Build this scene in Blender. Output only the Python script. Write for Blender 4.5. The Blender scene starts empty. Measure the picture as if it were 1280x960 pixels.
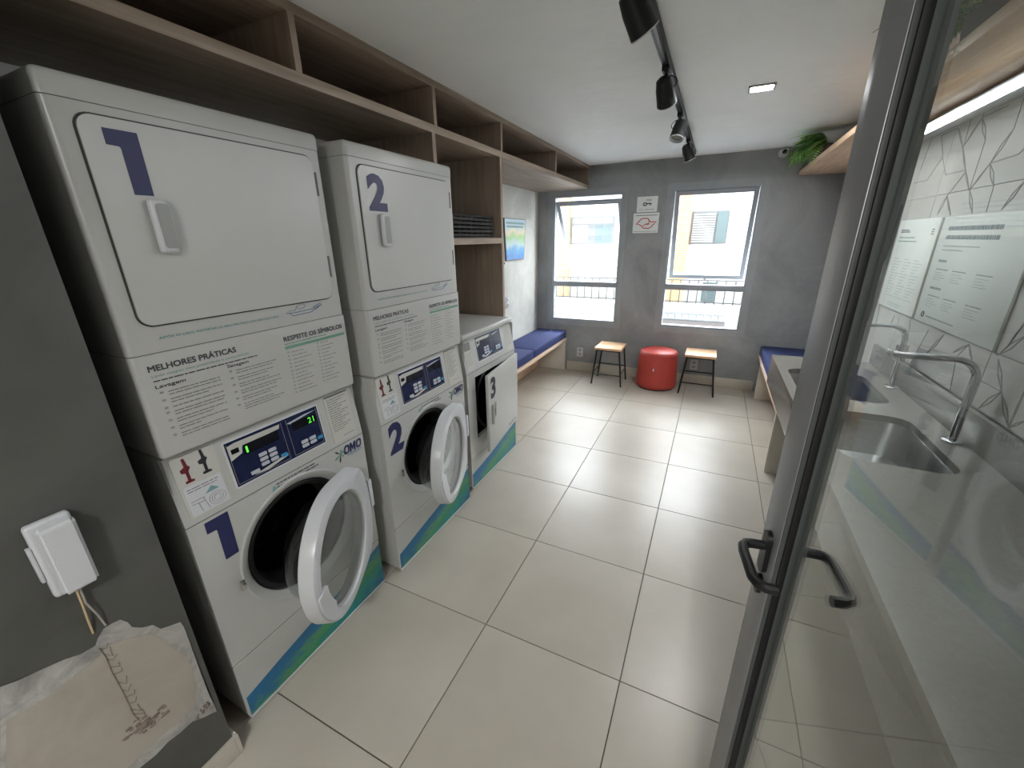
import bpy, bmesh, math, random
from mathutils import Vector, Matrix
random.seed(7)
PI = math.pi
sc = bpy.context.scene
COL = sc.collection

# ------------------------------------------------------------------ camera
CAM = Vector((0.72436, -0.58551, 1.64139))
RX = Vector((0.90255378, 0.43029483, -0.01558927))
RD = Vector((0.13010058, -0.30704464, -0.94276054))
RF = Vector((-0.41045159, 0.84886392, -0.3331059))
cd = bpy.data.cameras.new('camera'); cd.sensor_width = 36.0; cd.lens = 510.17 / 1280 * 36
cd.clip_start = 0.02; cd.clip_end = 200
cam = bpy.data.objects.new('camera', cd); COL.objects.link(cam)
m3 = Matrix((RX, -RD, -RF)).transposed()
cam.matrix_world = Matrix.Translation(CAM) @ m3.to_4x4()
sc.camera = cam

# ------------------------------------------------------------------ world, sun, exposure
w = bpy.data.worlds.new('sky'); sc.world = w; w.use_nodes = True
bg = w.node_tree.nodes['Background']; bg.inputs[0].default_value = (0.90, 0.95, 1.0, 1); bg.inputs[1].default_value = 3.4
sd = bpy.data.lights.new('sun', 'SUN'); sd.energy = 0.8; sd.angle = math.radians(2); sd.color = (1.0, 0.96, 0.9)
sun = bpy.data.objects.new('sun', sd); COL.objects.link(sun)
sun.rotation_euler = Vector((0.35, 0.75, -0.85)).to_track_quat('-Z', 'Y').to_euler()
sun.location = (0, 0, 12)
sc.view_settings.view_transform = 'Standard'; sc.view_settings.look = 'None'
sc.view_settings.gamma = 1.0; sc.view_settings.use_curve_mapping = False
sc.view_settings.exposure = 2.78
sc.cycles.max_bounces = 12; sc.cycles.diffuse_bounces = 7; sc.cycles.transparent_max_bounces = 16
sc.cycles.caustics_reflective = False; sc.cycles.caustics_refractive = False
sc.cycles.sample_clamp_indirect = 8.0

# ------------------------------------------------------------------ helpers: materials
def lin(c):
    return tuple((v / 12.92 if v <= 0.04045 else ((v + 0.055) / 1.055) ** 2.4) for v in c)
def rgb(r, g, b): return lin((r / 255, g / 255, b / 255))
MATS = {}
def base_mat(name):
    m = bpy.data.materials.new(name); m.use_nodes = True
    nt = m.node_tree; return m, nt, nt.nodes['Principled BSDF']
def mat(name, col, rough=0.5, metal=0.0, var=0.06, scale=6.0, bump=0.0, bscale=80.0, spec=0.5, stretch=(1, 1, 1), emit=0, coat=0.0):
    if name in MATS: return MATS[name]
    m, nt, b = base_mat(name); N = nt.nodes; L = nt.links
    tc = N.new('ShaderNodeTexCoord'); mp = N.new('ShaderNodeMapping'); mp.inputs['Scale'].default_value = stretch
    L.new(tc.outputs['Object'], mp.inputs[0])
    no = N.new('ShaderNodeTexNoise'); no.inputs['Scale'].default_value = scale; no.inputs['Detail'].default_value = 5
    L.new(mp.outputs[0], no.inputs['Vector'])
    cr = N.new('ShaderNodeValToRGB'); e = cr.color_ramp.elements
    e[0].position = 0.3; e[1].position = 0.7
    e[0].color = (*[c * (1 - var) for c in col], 1); e[1].color = (*[min(1, c * (1 + var)) for c in col], 1)
    L.new(no.outputs['Fac'], cr.inputs[0]); L.new(cr.outputs[0], b.inputs['Base Color'])
    b.inputs['Roughness'].default_value = rough; b.inputs['Metallic'].default_value = metal
    b.inputs['Specular IOR Level'].default_value = spec
    if coat: b.inputs['Coat Weight'].default_value = coat; b.inputs['Coat Roughness'].default_value = 0.1
    if bump:
        n2 = N.new('ShaderNodeTexNoise'); n2.inputs['Scale'].default_value = bscale; n2.inputs['Detail'].default_value = 4
        L.new(mp.outputs[0], n2.inputs['Vector'])
        bp = N.new('ShaderNodeBump'); bp.inputs['Strength'].default_value = bump; bp.inputs['Distance'].default_value = 0.01
        L.new(n2.outputs['Fac'], bp.inputs['Height']); L.new(bp.outputs[0], b.inputs['Normal'])
    if emit:
        b.inputs['Emission Color'].default_value = (*col, 1); b.inputs['Emission Strength'].default_value = emit
    MATS[name] = m; return m
def wood(name, c1, c2, axis=1, scale=3.0):
    m, nt, b = base_mat(name); N = nt.nodes; L = nt.links
    tc = N.new('ShaderNodeTexCoord'); mp = N.new('ShaderNodeMapping')
    s = [14.0, 14.0, 14.0]; s[axis] = 0.9; mp.inputs['Scale'].default_value = s
    L.new(tc.outputs['Object'], mp.inputs[0])
    n1 = N.new('ShaderNodeTexNoise'); n1.inputs['Scale'].default_value = scale; n1.inputs['Detail'].default_value = 8; n1.inputs['Distortion'].default_value = 0.6
    L.new(mp.outputs[0], n1.inputs['Vector'])
    cr = N.new('ShaderNodeValToRGB'); e = cr.color_ramp.elements
    e[0].position = 0.32; e[1].position = 0.68; e[0].color = (*c1, 1); e[1].color = (*c2, 1)
    L.new(n1.outputs['Fac'], cr.inputs[0]); L.new(cr.outputs[0], b.inputs['Base Color'])
    b.inputs['Roughness'].default_value = 0.5
    bp = N.new('ShaderNodeBump'); bp.inputs['Strength'].default_value = 0.05; L.new(n1.outputs['Fac'], bp.inputs['Height']); L.new(bp.outputs[0], b.inputs['Normal'])
    MATS[name] = m; return m
def cement(name, c1, c2, rough=0.6, scale=1.6, bs=30, bst=0.06):
    m, nt, b = base_mat(name); N = nt.nodes; L = nt.links
    tc = N.new('ShaderNodeTexCoord')
    n1 = N.new('ShaderNodeTexNoise'); n1.inputs['Scale'].default_value = scale; n1.inputs['Detail'].default_value = 9; n1.inputs['Roughness'].default_value = 0.65; n1.inputs['Distortion'].default_value = 0.8
    L.new(tc.outputs['Object'], n1.inputs['Vector'])
    cr = N.new('ShaderNodeValToRGB'); e = cr.color_ramp.elements
    e[0].position = 0.35; e[1].position = 0.68; e[0].color = (*c1, 1); e[1].color = (*c2, 1)
    L.new(n1.outputs['Fac'], cr.inputs[0]); L.new(cr.outputs[0], b.inputs['Base Color'])
    b.inputs['Roughness'].default_value = rough
    n2 = N.new('ShaderNodeTexNoise'); n2.inputs['Scale'].default_value = bs; n2.inputs['Detail'].default_value = 5
    L.new(tc.outputs['Object'], n2.inputs['Vector'])
    bp = N.new('ShaderNodeBump'); bp.inputs['Strength'].default_value = bst; bp.inputs['Distance'].default_value = 0.01 if bs > 10 else 0.06
    L.new(n2.outputs['Fac'], bp.inputs['Height']); L.new(bp.outputs[0], b.inputs['Normal'])
    MATS[name] = m; return m
def glass(name, tint=(0.95, 0.97, 0.96), ior=1.5, rough=0.0):
    m = bpy.data.materials.new(name); m.use_nodes = True; nt = m.node_tree; N = nt.nodes; L = nt.links
    N.remove(N['Principled BSDF']); out = N['Material Output']
    geo = N.new('ShaderNodeNewGeometry'); mm = N.new('ShaderNodeMath'); mm.operation = 'MULTIPLY_ADD'
    L.new(geo.outputs['Backfacing'], mm.inputs[0]); mm.inputs[1].default_value = 1 / ior - ior; mm.inputs[2].default_value = ior
    fr = N.new('ShaderNodeFresnel'); L.new(mm.outputs[0], fr.inputs[0])
    tr = N.new('ShaderNodeBsdfTransparent'); tr.inputs[0].default_value = (*tint, 1)
    gl = N.new('ShaderNodeBsdfGlossy'); gl.inputs['Roughness'].default_value = rough; gl.inputs[0].default_value = (1, 1, 1, 1)
    mx = N.new('ShaderNodeMixShader'); L.new(fr.outputs[0], mx.inputs[0]); L.new(tr.outputs[0], mx.inputs[1]); L.new(gl.outputs[0], mx.inputs[2])
    L.new(mx.outputs[0], out.inputs[0]); MATS[name] = m; return m

WHITE = mat('machine_white', rgb(177, 178, 175), 0.32, var=0.02, scale=3)
WHITE2 = mat('panel_white', rgb(181, 182, 179), 0.35, var=0.02, scale=3)
PLAST = mat('white_plastic', rgb(198, 200, 204), 0.3, var=0.02)
GREYP = mat('grey_plastic', rgb(150, 152, 148), 0.5, var=0.04)
STICK = mat('sticker_grey', rgb(188, 188, 182), 0.4, var=0.03)
GAP = mat('dark_seam', rgb(96, 96, 92), 0.7)
GAPD = mat('door_shadow_gap', rgb(62, 62, 60), 0.7)
BLACK = mat('black_rubber', rgb(14, 14, 15), 0.55, var=0.2, scale=20)
DRUM = mat('drum_black', rgb(20, 20, 21), 0.4, var=0.2, scale=20)
BLKMET = mat('black_metal', rgb(22, 23, 25), 0.42, metal=0.2, var=0.1)
NAVY = mat('navy_print', rgb(38, 42, 84), 0.5, var=0.05)
INK = mat('dark_ink', rgb(66, 66, 70), 0.6)
INKL = mat('grey_ink', rgb(120, 120, 118), 0.6)
GREENINK = mat('green_ink', rgb(104, 148, 126), 0.6)
TEALINK = mat('teal_ink', rgb(110, 150, 150), 0.6)
BLUEINK = mat('blue_ink', rgb(60, 100, 150), 0.6)
DISP = mat('display_navy', rgb(24, 32, 66), 0.25, var=0.15, scale=30)
DISPK = mat('display_black', rgb(14, 16, 24), 0.2, var=0.1)
BTN = mat('button_grey', rgb(178, 182, 190), 0.4)
CYAN = mat('button_cyan', rgb(40, 130, 176), 0.4)
LEDG = mat('led_green', (0.10, 0.75, 0.05), 0.5, emit=0.16)
RED = mat('red_print', rgb(96, 24, 34), 0.5)
STEEL = mat('brushed_steel', rgb(170, 172, 172), 0.28, metal=1.0, var=0.08, scale=40, stretch=(1, 12, 1))
CHROME = mat('chrome', rgb(205, 207, 210), 0.12, metal=1.0, var=0.03)
WOOD = wood('shelf_wood', rgb(134, 118, 103), rgb(160, 144, 128), 1)
WOODV = wood('upright_wood', rgb(134, 118, 103), rgb(156, 140, 125), 2)
WOODL = wood('bench_wood', rgb(206, 176, 150), rgb(228, 204, 182), 1)
WOODS = wood('stool_wood', rgb(200, 158, 120), rgb(226, 190, 154), 0)
BLUEF = mat('blue_fabric', rgb(40, 52, 100), 0.85, var=0.12, scale=60, bump=0.2, bscale=400)
REDF = mat('red_leatherette', rgb(168, 58, 50), 0.45, var=0.06, scale=10, bump=0.1, bscale=200)
ALU = mat('door_aluminium', rgb(138, 139, 141), 0.4, metal=0.35, var=0.04, scale=10)
ALUW = mat('window_aluminium', rgb(150, 156, 162), 0.45, metal=0.3, var=0.03)
CASE = cement('window_casing', rgb(142, 145, 148), rgb(162, 165, 168), 0.6)
COUNTER = mat('counter_stone', rgb(124, 122, 117), 0.22, var=0.07, scale=90)
CEMENT = cement('burnt_cement', rgb(70, 71, 68), rgb(88, 88, 85), 0.55)
CEMENTL = cement('light_cement', rgb(176, 176, 170), rgb(206, 206, 200), 0.55)
CEIL = cement('ceiling_paint', rgb(242, 245, 245), rgb(249, 251, 251), 0.6, 1.0, 3.5, 0.22)
PLASTER = cement('raw_plaster', rgb(148, 142, 132), rgb(168, 161, 151), 0.85, 3.0)
PLASTERG = cement('scraped_plaster', rgb(128, 127, 124), rgb(182, 180, 175), 0.85, 12.0)
BASEB = mat('baseboard_tile', rgb(186, 180, 168), 0.35, var=0.04)
GROUT = mat('grout', rgb(84, 78, 70), 0.9)
TILEW = mat('wall_tile', rgb(184, 183, 179), 0.28, var=0.03, scale=4)
LINE = mat('tile_line', rgb(138, 137, 134), 0.5)
GLASSD = glass('door_glass', (0.92, 0.945, 0.93), 1.5)
GLASSW = glass('window_glass', (0.97, 0.98, 0.98), 1.5)
GLASSB = glass('porthole_glass', (0.78, 0.80, 0.80), 1.5)
PAPER = mat('poster_board', rgb(226, 230, 228), 0.35, var=0.01)
FAC = mat('facade_render', rgb(150, 150, 147), 0.8, var=0.03)
LEAF = mat('leaf_green', rgb(108, 158, 78), 0.5, var=0.3, scale=14)
LEAFL = mat('leaf_light', rgb(172, 206, 122), 0.5, var=0.25, scale=14)
POT = mat('pot_grey', rgb(92, 84, 76), 0.7, var=0.1)

def floor_mat():
    m, nt, b = base_mat('porcelain_tile'); N = nt.nodes; L = nt.links
    tc = N.new('ShaderNodeTexCoord')
    oi = N.new('ShaderNodeObjectInfo')
    n1 = N.new('ShaderNodeTexNoise'); n1.inputs['Scale'].default_value = 2.2; n1.inputs['Detail'].default_value = 7; n1.noise_dimensions = '4D'
    L.new(tc.outputs['Object'], n1.inputs['Vector'])
    mu = N.new('ShaderNodeMath'); mu.operation = 'MULTIPLY'; mu.inputs[1].default_value = 20; L.new(oi.outputs['Random'], mu.inputs[0]); L.new(mu.outputs[0], n1.inputs['W'])
    cr = N.new('ShaderNodeValToRGB'); e = cr.color_ramp.elements
    e[0].position = 0.3; e[1].position = 0.72; e[0].color = (*rgb(164, 157, 145), 1); e[1].color = (*rgb(180, 174, 163), 1)
    L.new(n1.outputs['Fac'], cr.inputs[0]); L.new(cr.outputs[0], b.inputs['Base Color'])
    b.inputs['Roughness'].default_value = 0.32; b.inputs['Specular IOR Level'].default_value = 0.42
    return m
FLOORT = floor_mat()
def wave_mat():
    m, nt, b = base_mat('wave_graphic'); N = nt.nodes; L = nt.links
    tc = N.new('ShaderNodeTexCoord'); mp = N.new('ShaderNodeMapping'); mp.inputs['Scale'].default_value = (1, 5, 12); mp.inputs['Rotation'].default_value = (0.18, 0, 0)
    L.new(tc.outputs['Object'], mp.inputs[0])
    n1 = N.new('ShaderNodeTexNoise'); n1.inputs['Scale'].default_value = 2.6; n1.inputs['Detail'].default_value = 10; n1.inputs['Roughness'].default_value = 0.78
    L.new(mp.outputs[0], n1.inputs['Vector'])
    sx = N.new('ShaderNodeSeparateXYZ'); L.new(tc.outputs['Object'], sx.inputs[0])
    a = N.new('ShaderNodeMath'); a.operation = 'MULTIPLY_ADD'; a.inputs[1].default_value = -0.26; L.new(sx.outputs['Y'], a.inputs[0]); L.new(sx.outputs['Z'], a.inputs[2])
    a2 = N.new('ShaderNodeMath'); a2.operation = 'MULTIPLY_ADD'; a2.inputs[1].default_value = 3.4; L.new(a.outputs[0], a2.inputs[0]); L.new(n1.outputs['Fac'], a2.inputs[2])
    cr = N.new('ShaderNodeValToRGB'); e = cr.color_ramp.elements
    cr.color_ramp.elements.new(0.5); cr.color_ramp.elements.new(0.62); cr.color_ramp.elements.new(0.76)
    for i, (p, c) in enumerate(((0.34, (22, 92, 128)), (0.52, (30, 128, 124)), (0.66, (40, 128, 96)), (0.80, (78, 140, 88)), (0.95, (34, 104, 146)))):
        e[i].position = p; e[i].color = (*rgb(*c), 1)
    L.new(a2.outputs[0], cr.inputs[0]); L.new(cr.outputs[0], b.inputs['Base Color']); b.inputs['Roughness'].default_value = 0.4
    return m
WAVE = wave_mat()
def brick_mat():
    m, nt, b = base_mat('outside_brick'); N = nt.nodes; L = nt.links
    tc = N.new('ShaderNodeTexCoord'); mp = N.new('ShaderNodeMapping'); mp.inputs['Rotation'].default_value = (PI / 2, 0, 0)
    L.new(tc.outputs['Object'], mp.inputs[0])
    br = N.new('ShaderNodeTexBrick'); br.inputs['Scale'].default_value = 5; br.inputs['Color1'].default_value = (*rgb(168, 114, 68), 1); br.inputs['Color2'].default_value = (*rgb(178, 128, 80), 1); br.inputs['Mortar'].default_value = (*rgb(186, 160, 124), 1)
    L.new(mp.outputs[0], br.inputs['Vector']); L.new(br.outputs['Color'], b.inputs['Base Color']); b.inputs['Roughness'].default_value = 0.85
    return m
BRICK = brick_mat()
def poster_mat():
    m, nt, b = base_mat('detergent_poster'); N = nt.nodes; L = nt.links
    tc = N.new('ShaderNodeTexCoord'); sx = N.new('ShaderNodeSeparateXYZ'); L.new(tc.outputs['Generated'], sx.inputs[0])
    no = N.new('ShaderNodeTexNoise'); no.inputs['Scale'].default_value = 4; L.new(tc.outputs['Generated'], no.inputs['Vector'])
    a = N.new('ShaderNodeMath'); a.operation = 'MULTIPLY_ADD'; a.inputs[1].default_value = 0.35; L.new(no.outputs['Fac'], a.inputs[0])
    s = N.new('ShaderNodeMath'); s.operation = 'SUBTRACT'; L.new(sx.outputs['Z'], s.inputs[0]); s.inputs[1].default_value = 0.17; L.new(s.outputs[0], a.inputs[2])
    cr = N.new('ShaderNodeValToRGB'); e = cr.color_ramp.elements
    for p in (0.3, 0.45, 0.6, 0.75): cr.color_ramp.elements.new(p)
    for i, (p, c) in enumerate(((0.0, (40, 120, 200)), (0.25, (80, 160, 216)), (0.40, (186, 214, 214)), (0.55, (150, 196, 128)), (0.70, (222, 214, 176)), (0.85, (176, 206, 222)))):
        e[i].position = p; e[i].color = (*rgb(*c), 1)
    L.new(a.outputs[0], cr.inputs[0]); L.new(cr.outputs[0], b.inputs['Base Color']); b.inputs['Roughness'].default_value = 0.2
    return m
POSTERM = poster_mat()

# ------------------------------------------------------------------ helpers: geometry
def box(bm, x0, x1, y0, y1, z0, z1, bev=0.0, seg=2):
    v = [bm.verts.new(p) for p in ((x0, y0, z0), (x1, y0, z0), (x1, y1, z0), (x0, y1, z0), (x0, y0, z1), (x1, y0, z1), (x1, y1, z1), (x0, y1, z1))]
    f = [bm.faces.new([v[i] for i in q]) for q in ((0, 3, 2, 1), (4, 5, 6, 7), (0, 1, 5, 4), (1, 2, 6, 5), (2, 3, 7, 6), (3, 0, 4, 7))]
    if bev:
        ed = list({e for q in f for e in q.edges})
        bmesh.ops.bevel(bm, geom=ed, offset=bev, segments=seg, affect='EDGES', profile=0.5)
    return v
def box_e(bm, x0, x1, y0, y1, z0, z1, bev, top=False, bottom=False, seg=3):
    v = box(bm, x0, x1, y0, y1, z0, z1); ed = set()
    for e in {e for p in v for e in p.link_edges}:
        a, b = e.verts[0].co, e.verts[1].co
        if abs(a.z - b.z) > 1e-6 or (top and a.z > z1 - 1e-6 and b.z > z1 - 1e-6) or (bottom and a.z < z0 + 1e-6 and b.z < z0 + 1e-6): ed.add(e)
    bmesh.ops.bevel(bm, geom=list(ed), offset=bev, segments=seg, affect='EDGES', profile=0.5)
def frame_of(d):
    d = Vector(d).normalized(); u = d.orthogonal().normalized(); return d, u, d.cross(u)
def tube(bm, pts, r, n=10, caps=True, rads=None):
    pts = [Vector(p) for p in pts]; rings = []
    d0 = (pts[1] - pts[0]).normalized(); u = d0.orthogonal().normalized()
    for i, p in enumerate(pts):
        d = (pts[min(i + 1, len(pts) - 1)] - pts[max(i - 1, 0)]).normalized()
        u = (u - d * u.dot(d)).normalized(); v = d.cross(u); rr = rads[i] if rads else r
        rings.append([bm.verts.new(p + rr * (u * math.cos(2 * PI * k / n) + v * math.sin(2 * PI * k / n))) for k in range(n)])
    for a, b in zip(rings, rings[1:]):
        for k in range(n): bm.faces.new((a[k], a[(k + 1) % n], b[(k + 1) % n], b[k]))
    if caps: bm.faces.new(rings[0][::-1]); bm.faces.new(rings[-1])
def lathe(bm, prof, n=32, M=Matrix(), cap0=False, cap1=False, close=False):
    rings = [[bm.verts.new(M @ Vector((r * math.cos(2 * PI * k / n), r * math.sin(2 * PI * k / n), h))) for k in range(n)] for r, h in prof]
    pairs = list(zip(rings, rings[1:])) + ([(rings[-1], rings[0])] if close else [])
    for a, b in pairs:
        for k in range(n): bm.faces.new((a[k], a[(k + 1) % n], b[(k + 1) % n], b[k]))
    if cap0: bm.faces.new(rings[0][::-1])
    if cap1: bm.faces.new(rings[-1])
def prism(bm, poly, a, b, f):
    # poly 2-D, f(u,v,t) -> point, extruded from t=a to t=b
    n = len(poly); A = [bm.verts.new(f(u, v, a)) for u, v in poly]; B = [bm.verts.new(f(u, v, b)) for u, v in poly]
    bm.faces.new(A[::-1]); bm.faces.new(B)
    for i in range(n): bm.faces.new((A[i], A[(i + 1) % n], B[(i + 1) % n], B[i]))
FX = lambda u, v, t: (t, u, v)            # drawn on a plane x = const, u along +y
FY = lambda u, v, t: (u, t, v)            # plane y = const
def rrect(u0, u1, v0, v1, r, n=6):
    o = []
    for cx, cy, a0 in ((u1 - r, v1 - r, 0), (u0 + r, v1 - r, PI / 2), (u0 + r, v0 + r, PI), (u1 - r, v0 + r, 1.5 * PI)):
        o += [(cx + r * math.cos(a0 + PI / 2 * k / n), cy + r * math.sin(a0 + PI / 2 * k / n)) for k in range(n + 1)]
    return o
def obj(name, bm, m, parent=None, smooth=True, angle=35, loc=None):
    bmesh.ops.recalc_face_normals(bm, faces=bm.faces[:])
    me = bpy.data.meshes.new(name); bm.to_mesh(me); bm.free()
    me.materials.append(m)
    if smooth and len(me.polygons):
        me.polygons.foreach_set('use_smooth', [True] * len(me.polygons)); me.set_sharp_from_angle(angle=math.radians(angle))
    o = bpy.data.objects.new(name, me); COL.objects.link(o)
    if parent: o.parent = parent
    if loc: o.location = loc
    return o
def BM(): return bmesh.new()
def bx(name, dims, m, parent=None, bev=0.0, seg=2):
    bm = BM(); box(bm, *dims, bev, seg); return obj(name, bm, m, parent)
def tag(o, label, cat, group=None):
    o['label'] = label; o['category'] = cat
    if group: o['group'] = group
    return o
def thing(name, label, cat, loc=(0, 0, 0), rotz=0.0, group=None):
    o = bpy.data.objects.new(name, None); COL.objects.link(o); o.location = loc; o.rotation_euler = (0, 0, rotz)
    o.empty_display_size = 0.1
    return tag(o, label, cat, group)
def struct(o, label=None):
    o['kind'] = 'structure'
    if label: o['label'] = label
    return o
AXM = {'x': Matrix(((0, 0, 1), (1, 0, 0), (0, 1, 0))), '-x': Matrix(((0, 0, -1), (-1, 0, 0), (0, 1, 0))), '-y': Matrix(((1, 0, 0), (0, 0, -1), (0, 1, 0)))}
def text(body, u0, u1, v0, v1, t, m, parent, face='x', bold=0.0, name='lettering', shear=0.0):
    """flat lettering fitted into a rectangle (u across as read, v up) on the plane at t"""
    cu = bpy.data.curves.new('t', 'FONT'); cu.body = body; cu.size = 1.0; cu.offset = bold if name == 'number_decal' else 0.0; cu.extrude = 0.0; cu.resolution_u = 3; cu.shear = shear
    o = bpy.data.objects.new('t', cu); COL.objects.link(o)
    dg = bpy.context.evaluated_depsgraph_get()
    me = bpy.data.meshes.new_from_object(o.evaluated_get(dg))
    bpy.data.objects.remove(o); bpy.data.curves.remove(cu)
    xs = [v.co.x for v in me.vertices]; ys = [v.co.y for v in me.vertices]
    ax, bxx, ay, by = min(xs), max(xs), min(ys), max(ys); A = AXM[face]
    flip = face == '-x'
    for v in me.vertices:
        u = (v.co.x - ax) / (bxx - ax) * abs(u1 - u0); q = v0 + (v.co.y - ay) / (by - ay) * (v1 - v0)
        if face == 'x': v.co = (t, u0 + u, q)
        elif face == '-x': v.co = (t, u0 - u, q)
        else: v.co = (u0 + u, t, q)
    if bold and name != 'number_decal':
        b2 = bmesh.new(); b2.from_mesh(me); g0 = b2.verts[:] + b2.edges[:] + b2.faces[:]; hgt = v1 - v0
        for k, (du, dv) in enumerate(((bold, 0), (0, bold), (bold, bold))):
            dup = bmesh.ops.duplicate(b2, geom=g0)['geom']
            off = Vector(A @ Vector((du * hgt, dv * hgt, 0.00002 * (k + 1))))
            for v in dup:
                if isinstance(v, bmesh.types.BMVert): v.co += off
        b2.to_mesh(me); b2.free()
    me.name = name; me.materials.clear(); me.materials.append(m)
    ob = bpy.data.objects.new(name, me); COL.objects.link(ob); ob.parent = parent
    return ob
def lines(rows, t, m, parent, face='x', h=0.0022, name='text_lines', seed=1):
    """rows of word-like dashes: (u0,u1,v)"""
    rnd = random.Random(seed); bm = BM(); s = -1 if face == '-x' else 1
    for u0, u1, v in rows:
        u = u0
        while u < u1 - 0.004:
            L_ = min(rnd.uniform(0.008, 0.026), u1 - u)
            a, b = u, u + L_
            if face == 'x': q = [(t, a, v), (t, b, v), (t, b, v + h), (t, a, v + h)]
            elif face == '-x': q = [(t, -a, v), (t, -b, v), (t, -b, v + h), (t, -a, v + h)]
            else: q = [(a, t, v), (b, t, v), (b, t, v + h), (a, t, v + h)]
            bm.faces.new([bm.verts.new(p) for p in q]); u += L_ + 0.0025
    o = obj(name, bm, m, parent, smooth=False); o['kind'] = 'stuff'; return o

# ------------------------------------------------------------------ room shell
XL, XR, YB, ZC = -1.315, 1.71, 4.44, 2.415
YN = -0.80                                   # wall with the entrance, behind the camera
floor = struct(bx('floor', (XL - 0.15, XR + 0.15, -3.0, YB + 0.15, -0.12, -0.006), GROUT), 'beige porcelain tile floor with dark joints')
tile_cache = {}
def floor_tile(x0, x1, y0, y1):
    g = 0.002; dx, dy = round(x1 - x0, 3), round(y1 - y0, 3)
    if (dx, dy) not in tile_cache:
        bm = BM(); box(bm, g, dx - g, g, dy - g, -0.006, 0.0, 0.0008, 1)
        o = obj('floor_tile', bm, FLOORT, floor, smooth=False); tile_cache[(dx, dy)] = o.data
    else:
        o = bpy.data.objects.new('floor_tile', tile_cache[(dx, dy)]); COL.objects.link(o); o.parent = floor
    o.location = (x0, y0, 0)
xs = [XL, -1.2, -0.6, 0.0, 0.6, 1.2, XR]
ys = [-3.0] + [0.6 * k for k in range(-4, 8)] + [YB]
for i in range(len(xs) - 1):
    for j in range(len(ys) - 1): floor_tile(xs[i], xs[i + 1], ys[j], ys[j + 1])
struct(bx('ceiling', (XL - 0.15, XR + 0.15, -3.0, YB + 0.15, ZC, ZC + 0.3), CEIL), 'white painted ceiling')
struct(bx('wall_left', (XL - 0.15, XL, -3.0, YB + 0.15, 0, ZC), CEMENTL), 'light cement wall behind the machines')
wr = struct(bx('wall_right', (XR, XR + 0.15, -3.0, YB + 0.15, 0, ZC), TILEW), 'pale tiled wall with geometric lines above the counter')
# back wall with two window openings
bm = BM()
cx = [XL, -1.115, -0.285, 0.225, 1.055, XR]; cz = [0, 0.655, 2.125, ZC]
for i in range(5):
    for k in range(3):
        if k == 1 and i in (1, 3): continue
        box(bm, cx[i], cx[i + 1], YB, YB + 0.15, cz[k], cz[k + 1])
bmesh.ops.remove_doubles(bm, verts=bm.verts[:], dist=1e-5)
fs = {}
for f in bm.faces: fs.setdefault(tuple(round(c, 4) for c in f.calc_center_median()), []).append(f)
bmesh.ops.delete(bm, geom=[f for l in fs.values() if len(l) > 1 for f in l], context='FACES')
struct(obj('wall_back', bm, cement('burnt_cement_haze', rgb(128, 131, 133), rgb(160, 161, 162), 0.55), smooth=False), 'dark grey burnt-cement wall with two windows')  # same burnt cement as the stub, lightened to stand in for window haze
struct(bx('wall_sky_shade', (-9, 9, YB, YB + 0.15, ZC + 0.3, 9.0), FAC), 'unseen upper wall above the windows, added to shade the courtyard from the sky')  # upper wall out of view, added to block sky light over the courtyard
struct(bx('ground', (-14, 14, YB + 0.15, 16, -4.3, -4.0), mat('courtyard_dark', rgb(110, 108, 104), 0.9)), 'unseen dark courtyard floor below the windows, added to cut light from below')  # added out of view, dark so that less light comes up from below
# stub wall beside the first machine
stub = struct(bx('wall_stub', (XL, -0.533, YN, -0.19, 0, ZC), CEMENT), 'dark grey cement wall end beside the first machine stack')
# wall with entrance behind the camera, and the hall beyond
bm = BM(); box(bm, XL, -0.533, YN - 0.15, YN, 0, ZC); box(bm, 1.06, XR, YN - 0.15, YN, 0, ZC); box(bm, -0.533, 1.06, YN - 0.15, YN, 2.30, ZC)
struct(obj('wall_near', bm, CEMENT, smooth=False), 'cement wall around the entrance')
struct(bx('wall_hall', (XL, XR, -3.15, -3.0, 0, ZC), CEMENTL), 'hall wall beyond the entrance')
# baseboards
struct(bx('baseboard_back', (-0.885, 1.28, YB - 0.013, YB, 0, 0.115), BASEB, bev=0.002), 'pale tile baseboard under the windows')
bm = BM(); box(bm, -0.533, -0.520, YN, -0.19, 0, 0.085, 0.002); box(bm, -0.75, -0.520, -0.19, -0.177, 0, 0.085, 0.002)
struct(obj('baseboard_stub', bm, BASEB), 'beige tile baseboard on the wall end')

# plaster patch on the stub wall (unpainted, scraped edges), crack and debris
def yz(u, v, x=-0.533):
    d = RX * ((u - 640) / 510.17) + RD * ((v - 480) / 510.17) + RF
    t = (x - CAM.x) / d.x; p = CAM + d * t; return (p.y, p.z)
outer = [(0, 690), (60, 668), (120, 640), (170, 618), (210, 600), (270, 580), (318, 552), (326, 528), (345, 496), (372, 478), (400, 465), (425, 474), (440, 490), (472, 492), (510, 483), (535, 496), (560, 488), (600, 474), (612, 488), (690, 700), (722, 770), (680, 790), (640, 805), (600, 842), (560, 872), (520, 915), (470, 955), (440, 990), (0, 1180)]
inner = [(20, 800), (80, 770), (160, 720), (240, 660), (330, 590), (352, 552), (420, 528), (500, 512), (545, 530), (575, 560), (625, 590), (655, 680), (650, 740), (600, 800), (540, 850), (480, 905), (430, 950), (400, 985), (20, 1100)]
def patch(name, pts, t, m, par):
    pl = [yz(a * 0.375, 600 + b * 0.375) for a, b in pts]
    pl = [(min(y, -0.1905), max(z, 0.088)) for y, z in pl]
    bm = BM(); prism(bm, pl, -0.533, -0.533 + t, FX); bmesh.ops.triangulate(bm, faces=[f for f in bm.faces if len(f.verts) > 4])
    return obj(name, bm, m, par, smooth=False)
patch('scraped_plaster', outer, 0.0012, PLASTERG, stub)
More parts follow.
